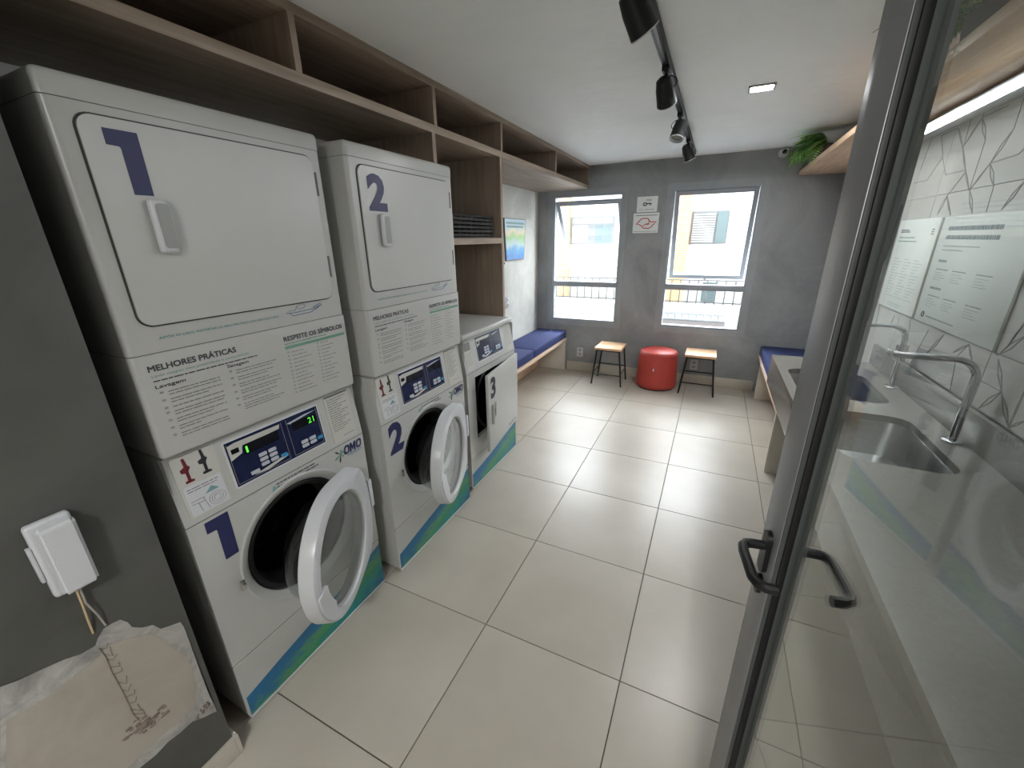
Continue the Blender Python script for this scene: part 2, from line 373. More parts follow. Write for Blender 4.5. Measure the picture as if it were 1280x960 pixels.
patch('bare_plaster', inner, 0.0022, PLASTER, stub)
DARKP = mat('old_plaster', rgb(122, 110, 102), 0.9, var=0.3, scale=60)
bm = BM(); rnd = random.Random(3)
ck = [(330, 560), (352, 590), (372, 640), (400, 690), (425, 740), (440, 775), (462, 800)]
pts = [(-0.5302, *yz(a * 0.375, 600 + b * 0.375)) for a, b in ck]
tube(bm, pts, 0.0014, 5)
for i in range(len(ck) - 1):
    for k in range(2):
        f = (k + 0.3) / 2; a = ck[i][0] + (ck[i + 1][0] - ck[i][0]) * f; b = ck[i][1] + (ck[i + 1][1] - ck[i][1]) * f
        tube(bm, [(-0.5302, *yz(a * 0.375, 600 + b * 0.375)), (-0.5302, *yz((a + rnd.uniform(14, 38)) * 0.375, 600 + (b - rnd.uniform(-6, 14)) * 0.375)), (-0.5302, *yz((a + rnd.uniform(20, 34)) * 0.375, 600 + (b - rnd.uniform(14, 26)) * 0.375))], 0.0009, 5)
for i in range(60):
    a = rnd.gauss(482, 30); b = 812 + (482 - a) * 0.55 + rnd.gauss(0, 12)
    y, z = yz(a * 0.375, 600 + b * 0.375); s = rnd.uniform(0.003, 0.007)
    box(bm, -0.533, -0.5305 + rnd.uniform(0, 0.004), y - s, y + s, z - s * 0.6, z + s * 0.6, s * 0.3, 1)
for i in range(14):
    a = rnd.uniform(650, 700); b = 790 - (a - 650) * 0.9 + rnd.gauss(0, 9)
    y, z = yz(a * 0.375, 600 + b * 0.375); s = rnd.uniform(0.003, 0.006)
    if y < -0.197: box(bm, -0.533, -0.5305 + rnd.uniform(0, 0.003), y - s * 0.6, y + s * 0.6, z - s, z + s, s * 0.3, 1)
obj('plaster_crack', bm, DARKP, stub)

# ------------------------------------------------------------------ right wall tiles and their relief lines
for zi, (z0, z1) in enumerate(((1.003, 1.22), (1.22, 1.82), (1.82, 2.415))):
    for k in range(5):
        y0 = 0.62 + k * 0.9; y1 = min(y0 + 0.9, YB)
        if y1 - y0 < 0.05: continue
        bm = BM(); box(bm, XR - 0.008, XR, y0 + 0.0012, y1 - 0.0012, z0 + 0.0012, z1 - 0.0012, 0.0015, 1)
        obj('wall_tile', bm, TILEW, wr, smooth=False)
segs1 = [(680,405,805,350,0),(680,405,690,560,0),(690,560,710,690,0),(710,690,855,655,0),(805,350,835,490,1),(835,490,855,655,1),(855,655,880,800,1),(835,490,980,270,1),(980,270,1170,185,0),(980,280,1000,435,2),(1000,435,885,795,0),(885,800,1035,605,1),(1035,605,1210,350,2),(1210,350,1280,130,0),(1035,605,1240,540,0),(1240,540,1290,490,0),(1035,605,1060,775,2),(1060,775,1005,960,0),(885,800,905,970,2),(690,560,575,730,0),(575,730,480,750,0),(720,845,855,670,0),(720,845,650,980,2),(720,845,745,980,1),(1115,945,1290,730,2),(620,400,530,650,0),(900,270,845,470,0),(980,270,1060,90,0)]
segs2 = [(1125,265,1250,178,2),(1130,280,1145,425,2),(1145,425,1050,375,0),(1040,500,1145,425,2),(1145,430,1175,585,2),(1175,585,1250,415,1),(1175,585,1250,555,1),(1000,215,945,270,0),(1000,215,1012,290,1),(812,255,890,172,2),(1000,215,930,250,1),(670,85,640,150,1),(740,100,730,180,0),(820,150,740,300,0),(945,270,915,420,0),(1175,585,1255,700,0)]
def inlay(p, q, dbl):
    (ya, za), (yb, zb) = p, q
    if max(za, zb) < 1.0: return
    L_ = math.hypot(yb - ya, zb - za)
    if L_ < 0.01: return
    nx, nz = -(zb - za) / L_, (yb - ya) / L_; bm = BM(); hw = 0.0022
    def strip(a, b, oa, om):
        mid = ((a[0] + b[0]) / 2 + nx * om, (a[1] + b[1]) / 2 + nz * om)
        for s, e in ((a, mid), (mid, b)):
            pl = [(s[0] + nx * hw, s[1] + nz * hw), (e[0] + nx * hw, e[1] + nz * hw), (e[0] - nx * hw, e[1] - nz * hw), (s[0] - nx * hw, s[1] - nz * hw)]
            prism(bm, pl, XR - 0.0092, XR - 0.0078, FX)
    if dbl == 2: strip((ya, za), (yb, zb), 0, 0.010); strip((ya, za), (yb, zb), 0, -0.010)
    elif dbl == 1: strip((ya, za), (yb, zb), 0, 0.004); strip((ya, za), (yb, zb), 0, -0.004)
    else: strip((ya, za), (yb, zb), 0, 0)
    obj('relief_line', bm, LINE, wr, smooth=False)
for a, b, c, d, k in segs1: inlay(yz(1060 + a * 0.171875, 100 + b * 0.171875, XR - 0.008), yz(1060 + c * 0.171875, 100 + d * 0.171875, XR - 0.008), k)
for a, b, c, d, k in segs2: inlay(yz(930 + a * 0.28135, 370 + b * 0.28135, XR - 0.008), yz(930 + c * 0.28135, 370 + d * 0.28135, XR - 0.008), k)
for (a, b, c, d, k) in ((1.45,1.25,1.30,1.60,1),(1.30,1.60,1.38,1.95,2),(1.30,1.60,1.05,1.72,0),(1.38,1.95,1.10,2.1,1),(1.05,1.72,1.15,1.2,2),(1.05,1.72,0.9,2.0,0),(3.1,1.3,3.0,1.7,1),(3.0,1.7,3.25,2.0,2),(3.25,2.0,2.95,2.2,0),(3.0,1.7,2.8,1.5,1),(2.8,1.5,2.75,1.1,2),(3.5,1.5,3.25,2.0,0),(3.5,1.5,3.4,1.05,1),(3.9,1.8,3.5,1.5,2),(3.9,1.8,4.0,1.2,0)):
    inlay((a, b), (c, d), k)

# ------------------------------------------------------------------ windows
def window(n, x0, x1, slide, phi, label):
    root = bpy.data.objects.new('window_%d' % n, None); COL.objects.link(root); root.location = (0, 0, 0); struct(root, label)
    z0, z1 = 0.655, 2.125
    def ring(bm, a0, a1, b0, b1, wd, ya, yb, f=lambda p: p):
        for q in ((a0, a1, b1 - wd, b1), (a0, a1, b0, b0 + wd), (a0, a0 + wd, b0 + wd, b1 - wd), (a1 - wd, a1, b0 + wd, b1 - wd)):
            vs = box(bm, q[0], q[1], ya, yb, q[2], q[3])
            for v in vs: v.co = f(v.co)
    bm = BM(); ring(bm, x0 - 0.055, x1 + 0.055, z0 - 0.06, z1 + 0.05, 0.06, YB - 0.012, YB); obj('casing', bm, CASE, root, smooth=False)
    bm = BM(); ring(bm, x0, x1, z0, z1, 0.024, YB + 0.0, YB + 0.085); obj('window_frame', bm, ALUW, root, smooth=False)
    bx('transom', (x0 + 0.024, x1 - 0.024, YB + 0.0, YB + 0.08, 1.080, 1.142), ALUW, root, 0.003)
    bx('fixed_pane', (x0 + 0.024, x1 - 0.024, YB + 0.038, YB + 0.044, z0 + 0.024, 1.080), GLASSW, root)
    # awning sash, hinged near the top and pushed out
    top = z1 - 0.026 - slide; H = 0.945; yh = YB + 0.03; ca, sa = math.cos(phi), math.sin(phi)
    def tilt(p): h = top - p.z; d = p.y - yh; return Vector((p.x, yh + h * sa + d * ca, top - h * ca + d * sa))
    bm = BM(); ring(bm, x0 + 0.028, x1 - 0.028, top - H, top, 0.042, yh - 0.016, yh + 0.016, tilt); s = obj('sash', bm, ALUW, root, smooth=False)
    bm = BM(); vs = box(bm, x0 + 0.07, x1 - 0.07, yh - 0.003, yh + 0.003, top - H + 0.042, top - 0.042)
    for v in vs: v.co = tilt(v.co)
    obj('sash_pane', bm, GLASSW, s, smooth=False)
    bm = BM(); xm = (x0 + x1) / 2; vs = box(bm, xm - 0.012, xm + 0.012, yh - 0.045, yh - 0.016, top - H - 0.01, top - H + 0.05)
    for v in vs: v.co = tilt(v.co)
    obj('latch', bm, ALUW, s, smooth=False)
    for xx in (x0 + 0.026, x1 - 0.032):
        bm = BM(); a = tilt(Vector((xx, yh, top - 0.5))); tube(bm, [(xx, yh, 1.6 if phi > 0.4 else 1.65), a], 0.005, 6); obj('stay_arm', bm, ALUW, root)
window(1, -1.115, -0.285, 0.045, math.radians(35), 'left window with its upper sash pushed wide open')
window(2, 0.225, 1.055, 0.0, math.radians(16), 'right window with its upper sash slightly open')

# ------------------------------------------------------------------ overhead shelf unit on the left wall
t = thing('shelf_unit', 'long wooden open shelf under the ceiling above the machines', 'shelf', (0, 0, 0))
XS = -0.69
bx('bottom_board', (XL, XS, -0.19, YB, 2.175, 2.212), WOOD, t, 0.001)
bx('top_board', (XL, XS, -0.19, YB, 2.383, ZC), WOOD, t, 0.001)
bx('back_board', (XL, XL + 0.012, -0.19, YB, 2.212, 2.383), WOOD, t)
for y in (-0.178, 0.655, 1.475, 2.24, 3.33, YB - 0.016):
    bx('divider', (XL + 0.012, XS, y - 0.013, y + 0.013, 2.212, 2.383), WOODV, t)
for nm, y, lb in (('upright_panel', 1.448, 'tall wooden panel between second machine stack and third machine'), ('upright_panel', 2.222, 'tall wooden panel between third machine and left bench')):
    o = bx(nm, (XL, XS, y - 0.015, y + 0.015, 0, 2.175), WOODV); tag(o, lb, 'panel', 'upright panels carrying the shelf')
tag(bx('niche_shelf', (XL, XS, 1.463, 2.207, 1.618, 1.655), WOOD), 'short wooden shelf above the third machine holding a black basket', 'shelf')

# black basket on the niche shelf
bk = thing('basket', 'black slatted basket on the short shelf above the third machine', 'basket', (-0.93, 1.86, 1.655))
hw, hd, hh = 0.30, 0.20, 0.135
bx('basket_base', (-hd, hd, -hw, hw, 0, 0.008), BLACK, bk)
for k in range(5):
    z = 0.012 + k * 0.024
    bm = BM()
    box(bm, hd - 0.008, hd, -hw, hw, z, z + 0.015, 0.002, 1); box(bm, -hd, -hd + 0.008, -hw, hw, z, z + 0.015, 0.002, 1)
    box(bm, -hd + 0.008, hd - 0.008, -hw, -hw + 0.008, z, z + 0.015, 0.002, 1); box(bm, -hd + 0.008, hd - 0.008, hw - 0.008, hw, z, z + 0.015, 0.002, 1)
    obj('woven_band', bm, BLACK, bk)
for sx in (-1, 1):
    for k in range(9):
        y = -hw + 0.02 + k * (2 * hw - 0.04) / 8
        bx('stake', (sx * hd - 0.004 - (0.008 if sx > 0 else -0.008), sx * hd + 0.004 - (0.008 if sx > 0 else -0.008), y - 0.004, y + 0.004, 0.008, hh - 0.004), BLKMET, bk)
bm = BM(); tube(bm, [(hd - 0.004, -hw, hh), (hd - 0.004, hw, hh)], 0.006, 8); tube(bm, [(-hd + 0.004, -hw, hh), (-hd + 0.004, hw, hh)], 0.006, 8)
tube(bm, [(-hd, -hw + 0.004, hh), (hd, -hw + 0.004, hh)], 0.006, 8); tube(bm, [(-hd, hw - 0.004, hh), (hd, hw - 0.004, hh)], 0.006, 8); obj('rim', bm, BLKMET, bk)

# ------------------------------------------------------------------ washing machines
HW = 0.353; DEP = 0.70
ONE = [(-0.5, 1), (0.5, 1), (0.5, 0), (-0.1, 0), (-0.1, 0.72), (-0.14, 0.745), (-0.5, 0.755)]
def number(ch, u0, u1, v0, v1, t, par):
    if ch == '1':
        bm = BM(); prism(bm, [(u0 + (x + 0.5) * (u1 - u0), v0 + y * (v1 - v0)) for x, y in ONE], t - 0.0006, t + 0.0006, FX)
        return obj('number_decal', bm, NAVY, par, smooth=False)
    return text(ch, u0, u1, v0, v1, t + 0.0004, NAVY if ch == '2' else INKN, par, bold=0.045, name='number_decal')
INKN = mat('black_print', rgb(40, 40, 48), 0.5)
def flat(name, poly, t, m, par, th=0.0006):
    bm = BM(); prism(bm, poly, t - th, t + th, FX); return obj(name, bm, m, par, smooth=False)
def rect(u0, u1, v0, v1): return [(u0, v0), (u1, v0), (u1, v1), (u0, v1)]
def plate_hole(bm, y0, y1, z0, z1, cy, cz, r, xa, xb, n=64):
    """rectangular plate with a round hole, from x=xa (front) to xb"""
    def sq(a):
        c, s = math.cos(a), math.sin(a)
        tt = min(((y1 - cy) / c if c > 1e-9 else (y0 - cy) / c if c < -1e-9 else 9), ((z1 - cz) / s if s > 1e-9 else (z0 - cz) / s if s < -1e-9 else 9)); return (cy + c * tt, cz + s * tt)
    an = sorted([2 * PI * k / n for k in range(n)] + [math.atan2(z - cz, y - cy) % (2 * PI) for y in (y0, y1) for z in (z0, z1)])
    N = len(an)
    rings = []
    for x in (xa, xb):
        rings.append([bm.verts.new((x, cy + r * math.cos(a), cz + r * math.sin(a))) for a in an]); rings.append([bm.verts.new((x, *sq(a))) for a in an])
    for i in range(N):
        j = (i + 1) % N
        bm.faces.new((rings[0][i], rings[1][i], rings[1][j], rings[0][j])); bm.faces.new((rings[2][i], rings[2][j], rings[3][j], rings[3][i]))
        bm.faces.new((rings[0][i], rings[0][j], rings[2][j], rings[2][i])); bm.faces.new((rings[1][i], rings[3][i], rings[3][j], rings[1][j]))
TOX = Matrix.Rotation(PI / 2, 4, 'Y')       # lathe axis z -> +x

def control_panel(root, z0, z1, tilt, num):
    """sloping control panel; children drawn in a tilted local frame (u=y, v=height along slope)"""
    bm = BM(); H = z1 - z0
    v = box(bm, -0.06, 0, -HW, HW, z0, z1, 0.0)
    for p in v:
        if p.co.x > -0.01 and p.co.z > z0 + H / 2: p.co.x -= tilt
    p = obj('control_panel', bm, WHITE2, root, smooth=False)
    def T(o):
        for q in o.data.vertices: q.co.x += -tilt * (q.co.z - z0) / H
        o.parent = p; return o
    D0, D1, E0, E1 = -0.185, 0.165, z0 + 0.044, z0 + 0.196
    T(flat('display_frame', rrect(D0 - 0.006, D1 + 0.006, E0 - 0.006, E1 + 0.006, 0.006, 3), 0.0018, PLAST, p, 0.0018))
    T(flat('display_board', rect(D0, D1, E0, E1), 0.0040, DISP, p))
    hN = E1 - E0
    T(flat('display_window', rect(D0 + 0.052, D0 + 0.175, E1 - 0.062, E1 - 0.026), 0.0050, DISPK, p))
    T(flat('display_window', rect(D1 - 0.115, D1 - 0.016, E1 - 0.056, E1 - 0.024), 0.0050, DISPK, p))
    T(flat('display_swoosh', [(D0 + 0.006, E1 - 0.012), (D0 + 0.03, E1 - 0.008), (D0 + 0.19, E1 - 0.010), (D0 + 0.185, E1 - 0.024), (D0 + 0.05, E1 - 0.030), (D0 + 0.045, E1 - 0.05), (D0 + 0.006, E1 - 0.062)], 0.0046, STICK, p))
    T(flat('display_swoosh', [(D0 + 0.06, E0 + 0.012), (D0 + 0.19, E0 + 0.03), (D0 + 0.19, E0 + 0.022), (D0 + 0.11, E0 + 0.008)], 0.0046, STICK, p))
    T(flat('display_swoosh', [(D1 - 0.135, E1 - 0.02), (D1 - 0.06, E1 - 0.012), (D1 - 0.010, E1 - 0.012), (D1 - 0.12, E1 - 0.026)], 0.0046, BTN, p))
    T(flat('display_logo', rect(D0 + 0.013, D0 + 0.038, E1 - 0.042, E1 - 0.026), 0.0052, DISPK, p))
    for a, b, c, d in ((D0 + 0.004, D0 + 0.196, E0 + 0.006, E1 - 0.006), (D1 - 0.135, D1 - 0.006, E0 + 0.006, E1 - 0.006)):
        for q in ((a, b, c, c + 0.0014), (a, a + 0.0014, c, d), (b - 0.0014, b, c, d)): T(flat('display_border', rect(*q), 0.0050, INKL, p))
    for cx_, rows in ((D0 + 0.105, 3), (D0 + 0.140, 3), (D1 - 0.085, 2), (D1 - 0.050, 2)):
        for k in range(rows):
            zz = E0 + 0.028 + k * 0.017 if rows == 3 else E0 + 0.020 + k * 0.016
            T(flat('button', rrect(cx_ - 0.014, cx_ + 0.014, zz, zz + 0.012, 0.003, 2), 0.0058, BTN, p, 0.0012))
    T(flat('button', rrect(D0 + 0.05, D0 + 0.08, E0 + 0.016, E0 + 0.028, 0.003, 2), 0.0058, BTN, p, 0.0012))
    for cx_ in (D0 + 0.176, D1 - 0.018): T(flat('button', rrect(cx_ - 0.012, cx_ + 0.012, E0 + 0.024, E0 + 0.036, 0.003, 2), 0.0058, CYAN, p, 0.0012))
    if num == '1':
        T(text('1', D0 + 0.058, D0 + 0.065, E1 - 0.056, E1 - 0.034, 0.0060, LEDG, p, bold=0.0, name='led_digit'))
        T(text('21', D1 - 0.050, D1 - 0.024, E1 - 0.052, E1 - 0.030, 0.0060, LEDG, p, bold=0.0, name='led_digit'))
    return p, T

def respect_print(dr, t):
    text('APÓS O USO, RETIRAR O SEU FILTRO DA SECADORA', -0.275, 0.075, 1.404, 1.413, t, TEALINK, dr, bold=0.05, name='slogan')
    bm = BM()
    for pts in ([(0.105, 1.414), (0.13, 1.411), (0.21, 1.414), (0.255, 1.423)], [(0.118, 1.412), (0.128, 1.401), (0.205, 1.404), (0.24, 1.418)], [(0.215, 1.42), (0.25, 1.43)]):
        tube(bm, [(t, *q) for q in pts], 0.0010, 5)
    obj('ship_drawing', bm, BLUEINK, dr)
    bm = BM(); tube(bm, [(t, 0.115, 1.42), (t, 0.14, 1.418), (t, 0.15, 1.432), (t, 0.175, 1.437), (t, 0.185, 1.428), (t, 0.165, 1.42), (t, 0.15, 1.424)], 0.0010, 5); obj('ship_sail', bm, TEALINK, dr)

def guide_print(pn, t):
    text('MELHORES PRÁTICAS', -0.322, -0.092, 1.325, 1.345, t, INK, pn, bold=0.07, name='heading')
    text('Lavar roupas com praticidade e comodidade', -0.318, -0.055, 1.307, 1.317, t, TEALINK, pn, name='subheading')
    text('RESPEITE OS SÍMBOLOS', 0.072, 0.326, 1.320, 1.340, t, INK, pn, bold=0.07, name='heading')
    lines([(0.072, 0.25, 1.309)], t, GREENINK, pn, h=0.004, seed=4)
    flat('green_bar', rect(0.072, 0.332, 1.293, 1.303), t, GREENINK, pn)
    lines([(-0.318, -0.03, 1.297)], t, INK, pn, h=0.0035, seed=9)
    text('Lavagem', -0.318, -0.245, 1.275, 1.287, t, INK, pn, bold=0.05, name='heading')
    text('Secagem', -0.128, -0.062, 1.280, 1.292, t, INK, pn, bold=0.05, name='heading')
    r1, r2, r3, ck = [], [], [], []
    z = 1.262
    for k, n in enumerate((2, 2, 1, 2, 2, 2, 2)):
        ck.append((-0.312, -0.303, z))
        for j in range(n): r1.append((-0.292, -0.155 - (0.04 if j == n - 1 and n > 1 else 0) * (k % 3) , z)); z -= 0.0085
        z -= 0.0055
    z = 1.268
    for k, n in enumerate((2, 2, 2, 2, 2, 3)):
        ck.append((-0.126, -0.117, z))
        for j in range(n): r2.append((-0.106, 0.035 - 0.02 * ((k + j) % 3), z)); z -= 0.0085
        z -= 0.0055
    z = 1.278
    for k in range(12):
        r3.append((0.092, 0.14 + 0.03 * ((k * 7) % 3) / 2, z)); r3.append((0.215, 0.25 + 0.03 * ((k * 5) % 3) / 2, z + 0.006)); ck.append((0.076, 0.083, z)); ck.append((0.20, 0.207, z + 0.006)); z -= 0.0135
    lines(r1 + r2, t, INKL, pn, h=0.0026, seed=2); lines(r3, t, INKL, pn, h=0.0024, seed=3); lines(ck, t, GREYP, pn, h=0.006, seed=5, name='check_marks')

def washer_side_prints(p, T, z0):
    """left drawer sticker with the two valve pictures, right instruction sticker"""
    T(flat('drawer_sticker', rrect(-0.333, -0.212, z0 + 0.018, z0 + 0.212, 0.006, 3), 0.0012, STICK, p, 0.0012))
    T(flat('drawer_picture', rrect(-0.326, -0.218, z0 + 0.022, z0 + 0.118, 0.006, 3), 0.0028, PLAST, p))
    for cy, m, dz in ((-0.300, RED, 0), (-0.250, INKN, 0.006)):
        zz = z0 + 0.128 + dz
        T(flat('valve_picture', [(cy - 0.012, zz), (cy + 0.012, zz), (cy + 0.012, zz + 0.006), (cy + 0.004, zz + 0.008), (cy + 0.004, zz + 0.034), (cy + 0.012, zz + 0.046), (cy + 0.006, zz + 0.052), (cy + 0.003, zz + 0.076), (cy - 0.004, zz + 0.076), (cy - 0.003, zz + 0.05), (cy - 0.016, zz + 0.044), (cy - 0.014, zz + 0.034), (cy - 0.004, zz + 0.032), (cy - 0.004, zz + 0.008), (cy - 0.012, zz + 0.006)], 0.0034, m, p))
    T(lines([(-0.318, -0.23, z0 + 0.106), (-0.318, -0.235, z0 + 0.098)], 0.0038, INKL, p, h=0.003))
    T(flat('drawing_cone', [(-0.275, z0 + 0.074), (-0.235, z0 + 0.076), (-0.255, z0 + 0.092)], 0.0036, TEALINK, p))
    bm = BM()
    for r in (0.010, 0.017, 0.024): tube(bm, [(0.0036, -0.248 + r * math.cos(a * PI / 8), z0 + 0.048 + r * 0.85 * math.sin(a * PI / 8)) for a in range(17)], 0.0007, 4)
    for u0, u1, v0, v1 in ((-0.318, -0.280, z0 + 0.068, z0 + 0.068), (-0.318, -0.284, z0 + 0.060, z0 + 0.056), (-0.30, -0.296, z0 + 0.056, z0 + 0.028), (-0.284, -0.276, z0 + 0.068, z0 + 0.028)):
        tube(bm, [(0.0036, u0, v0), (0.0036, u1, v1)], 0.0009, 4)
    T(obj('drawer_drawing', bm, INKL, p))
    T(flat('instruction_sticker', rrect(0.205, 0.325, z0 + 0.012, z0 + 0.212, 0.006, 3), 0.0012, STICK, p, 0.0012))
    T(flat('sticker_bar', rect(0.208, 0.322, z0 + 0.206, z0 + 0.210), 0.0028, INK, p))
    T(lines([(0.215, 0.31 - 0.02 * (k % 3), z0 + 0.194 - k * 0.0095) for k in range(15)] + [(0.255, 0.31, z0 + 0.03)], 0.0030, INKL, p, h=0.003, seed=8))

def kick_panel(root, z1, wave):
    kp = bx('kick_panel', (-0.04, 0, -HW, HW, 0.02, z1), WHITE2, root, 0.003, 1)
    flat('wave_graphic', wave, 0.0006, WAVE, kp, 0.0006)
    bx('floor_trim', (-0.01, 0.004, -HW + 0.004, HW, 0.008, 0.016), PLAST, kp)
    for y in (-HW + 0.05, HW - 0.05):
        for x in (-0.05, -DEP + 0.06):
            bm = BM(); lathe(bm, [(0.018, 0), (0.02, 0.004), (0.012, 0.02)], 12, Matrix.Translation((x, y, 0)), True, True); obj('foot', bm, BLACK, root)
    return kp

def omo_logo(fp, t, z=0.80):
    sh = lambda u, v: (u + (v - z) * 0.12, v)
    for u0 in (0.240, 0.307):
        u1 = u0 + 0.030; v0, v1 = z - 0.010, z + 0.030; bm = BM()
        O = [sh(*q) for q in rrect(u0, u1, v0, v1, 0.012, 4)]; I = [sh(*q) for q in rrect(u0 + 0.0085, u1 - 0.0085, v0 + 0.009, v1 - 0.009, 0.006, 4)]
        A_ = [bm.verts.new((t, *q)) for q in O]; B_ = [bm.verts.new((t, *q)) for q in I]
        for k in range(len(O)): bm.faces.new((A_[k], A_[(k + 1) % len(O)], B_[(k + 1) % len(O)], B_[k]))
        obj('brand_letter', bm, NAVY, fp, smooth=False)
    u0, v0, v1 = 0.2725, z - 0.010, z + 0.030
    flat('brand_letter', [sh(*q) for q in ((u0, v0), (u0 + 0.008, v0), (u0 + 0.008, v0 + 0.022), (u0 + 0.0145, v0 + 0.006), (u0 + 0.0165, v0 + 0.006), (u0 + 0.023, v0 + 0.022), (u0 + 0.023, v0), (u0 + 0.031, v0), (u0 + 0.031, v1), (u0 + 0.023, v1), (u0 + 0.0155, v0 + 0.020), (u0 + 0.008, v1), (u0, v1))], t, NAVY, fp)
    lines([(0.255, 0.338, z - 0.018)], t, BLUEINK, fp, h=0.0035, seed=2); lines([(0.265, 0.335, z - 0.026)], t, TEALINK, fp, h=0.003, seed=6)
    for k, (a, L_, m) in enumerate(((20, 0.026, GREENINK), (70, 0.02, GREENINK), (140, 0.034, INK), (205, 0.036, GREENINK), (258, 0.038, INK), (310, 0.022, GREENINK))):
        a = math.radians(a); c, s = math.cos(a), math.sin(a); cy, cz = 0.222, z + 0.004
        pl = [(cy, cz), (cy + c * L_ * 0.7 - s * 0.004, cz + s * L_ * 0.7 + c * 0.004), (cy + c * L_, cz + s * L_), (cy + c * L_ * 0.7 + s * 0.004, cz + s * L_ * 0.7 - c * 0.004)]
        flat('logo_petal', pl, t, m, fp)

def machine_stack(loc, num, label, ang=25.5):
    root = thing('laundry_stack', label, 'washing machine', loc, 0, 'stacked washer and dryer units')
    # washer cabinet: open-fronted shell
    bm = BM(); box(bm, -DEP, -0.012, -HW + 0.0015, HW - 0.0015, 0.02, 1.072, 0.006, 2)
    bmesh.ops.delete(bm, geom=[f for f in bm.faces if f.normal.x > 0.9], context='FACES'); obj('washer_cabinet', bm, WHITE, root)
    kp = kick_panel(root, 0.266, [(-HW + 0.008, 0.018), (HW - 0.004, 0.018), (HW - 0.004, 0.240), (0.30, 0.226), (0.2, 0.204), (0.08, 0.182), (-0.063, 0.158), (-0.2, 0.134), (-0.29, 0.116), (-HW + 0.008, 0.106)])
    bm = BM(); plate_hole(bm, -HW, HW, 0.27, 0.842, 0, 0.57, 0.232, 0.0, -0.03); fp = obj('washer_front', bm, WHITE2, root)
    C = Matrix.Translation((0, 0, 0.57)) @ TOX
    bm = BM(); lathe(bm, [(0.252, 0.000), (0.252, 0.003), (0.246, 0.0055), (0.232, 0.002), (0.216, -0.012), (0.214, -0.03)], 64, C); obj('porthole_bezel', bm, WHITE2, fp)
    bm = BM(); lathe(bm, [(0.216, -0.024), (0.206, -0.012), (0.192, -0.02), (0.176, -0.075), (0.178, -0.12)], 64, C); obj('door_gasket', bm, BLACK, fp)
    bm = BM(); lathe(bm, [(0.178, -0.12), (0.25, -0.13), (0.255, -0.42), (0.12, -0.45)], 48, C, cap1=True); obj('drum', bm, DRUM, root)
    bm = BM(); box(bm, 0.0, 0.006, -0.262, -0.244, 0.525, 0.565, 0.003); box(bm, 0.004, 0.010, -0.258, -0.248, 0.54, 0.552, 0.002); obj('door_catch', bm, CHROME, fp)
    number(num, -0.306 if num == '1' else -0.318, -0.236 if num == '1' else -0.215, 0.672, 0.832, 0.0008, fp)
    omo_logo(fp, 0.0012)
    lines([(-0.065, 0.10, 0.826), (-0.065, 0.112, 0.814)], 0.001, INK, fp, h=0.005, seed=4)
    flat('arrow_mark', [(-0.085, 0.806), (-0.069, 0.806), (-0.069, 0.824), (-0.079, 0.826)], 0.001, TEALINK, fp)
    # porthole door, hinged on its right and standing open
    a = math.radians(ang); hy, hx = 0.322, 0.034; ca, sa = math.cos(a), math.sin(a)
    # local door frame: e = toward free edge, n = outward normal
    e = Vector((sa, -ca, 0)); nrm = Vector((ca, sa, 0)); ctr = Vector((hx, hy, 0.528)) + e * 0.305
    DM = Matrix((( -e.x, 0, nrm.x, ctr.x), (-e.y, 0, nrm.y, ctr.y), (0, 1, 0, ctr.z), (0, 0, 0, 1)))
    R_ = 0.259
    bm = BM(); n = 72
    # ring with squared hinge side: profile radius depends on the angle
    def rad(th, r):
        c, s = math.cos(th), math.sin(th)
        if c > 0:    # hinge side: blend to a wider rounded square
            q = 1.0 / (max(abs(c) ** 5 + abs(s) ** 5, 1e-9) ** 0.2); return r * (1 + (q - 1) * min(1, c * 1.6) * 0.55)
        return r
    prof = [(0.210, -0.020, 0), (0.211, -0.007, 0), (0.216, -0.001, 0), (0.228, 0.000, 0.5), (0.251, -0.002, 1), (0.257, -0.005, 1), (R_, -0.012, 1), (R_ + 0.003, -0.052, 1), (0.256, -0.057, 1), (0.216, -0.056, 0), (0.210, -0.048, 0)]
    rings = []
    for r, h, k in prof:
        rings.append([bm.verts.new(DM @ Vector(((rad(2 * PI * j / n, r) * k + r * (1 - k)) * math.cos(2 * PI * j / n) * (1 + 0.13 * k * min(1, 1.8 * max(0, math.cos(2 * PI * j / n)))), (rad(2 * PI * j / n, r) * k + r * (1 - k)) * math.sin(2 * PI * j / n), h))) for j in range(n)])
    for i in range(len(rings)):
        A, B = rings[i], rings[(i + 1) % len(rings)]
        for j in range(n): bm.faces.new((A[j], A[(j + 1) % n], B[(j + 1) % n], B[j]))
    dr = obj('porthole_door', bm, PLAST, root, angle=28)
    bm = BM(); lathe(bm, [(0.210, -0.02), (0.208, -0.045), (0.200, -0.09), (0.182, -0.14), (0.145, -0.170), (0.07, -0.180), (0.001, -0.182)], 48, DM); obj('glass_bowl', bm, GLASSB, dr)
    bm = BM(); lathe(bm, [(0.208, -0.016), (0.1, -0.019), (0.001, -0.020)], 48, DM); obj('front_glass', bm, GLASSB, dr)
    bm = BM(); lathe(bm, [(0.2125, -0.008), (0.205, -0.013), (0.203, -0.02), (0.2125, -0.02)], 48, DM, close=True); obj('glass_rim', bm, GREYP, dr)
    # grip: wedge-shaped pull on the free lower side
    bm = BM(); po = []
    for j in range(9):
        th = PI + 0.02 + j * 0.98 / 8; po.append((0.250 * math.cos(th), 0.250 * math.sin(th)))
    for j in range(9):
        th = PI + 0.98 - j * 0.96 / 8; po.append(((0.188 if j > 2 else 0.210) * math.cos(th), (0.188 if j > 2 else 0.210) * math.sin(th)))
    prism(bm, po, -0.010, 0.004, lambda u, v, tt: DM @ Vector((u, v, tt))); obj('grip', bm, PLAST, dr)
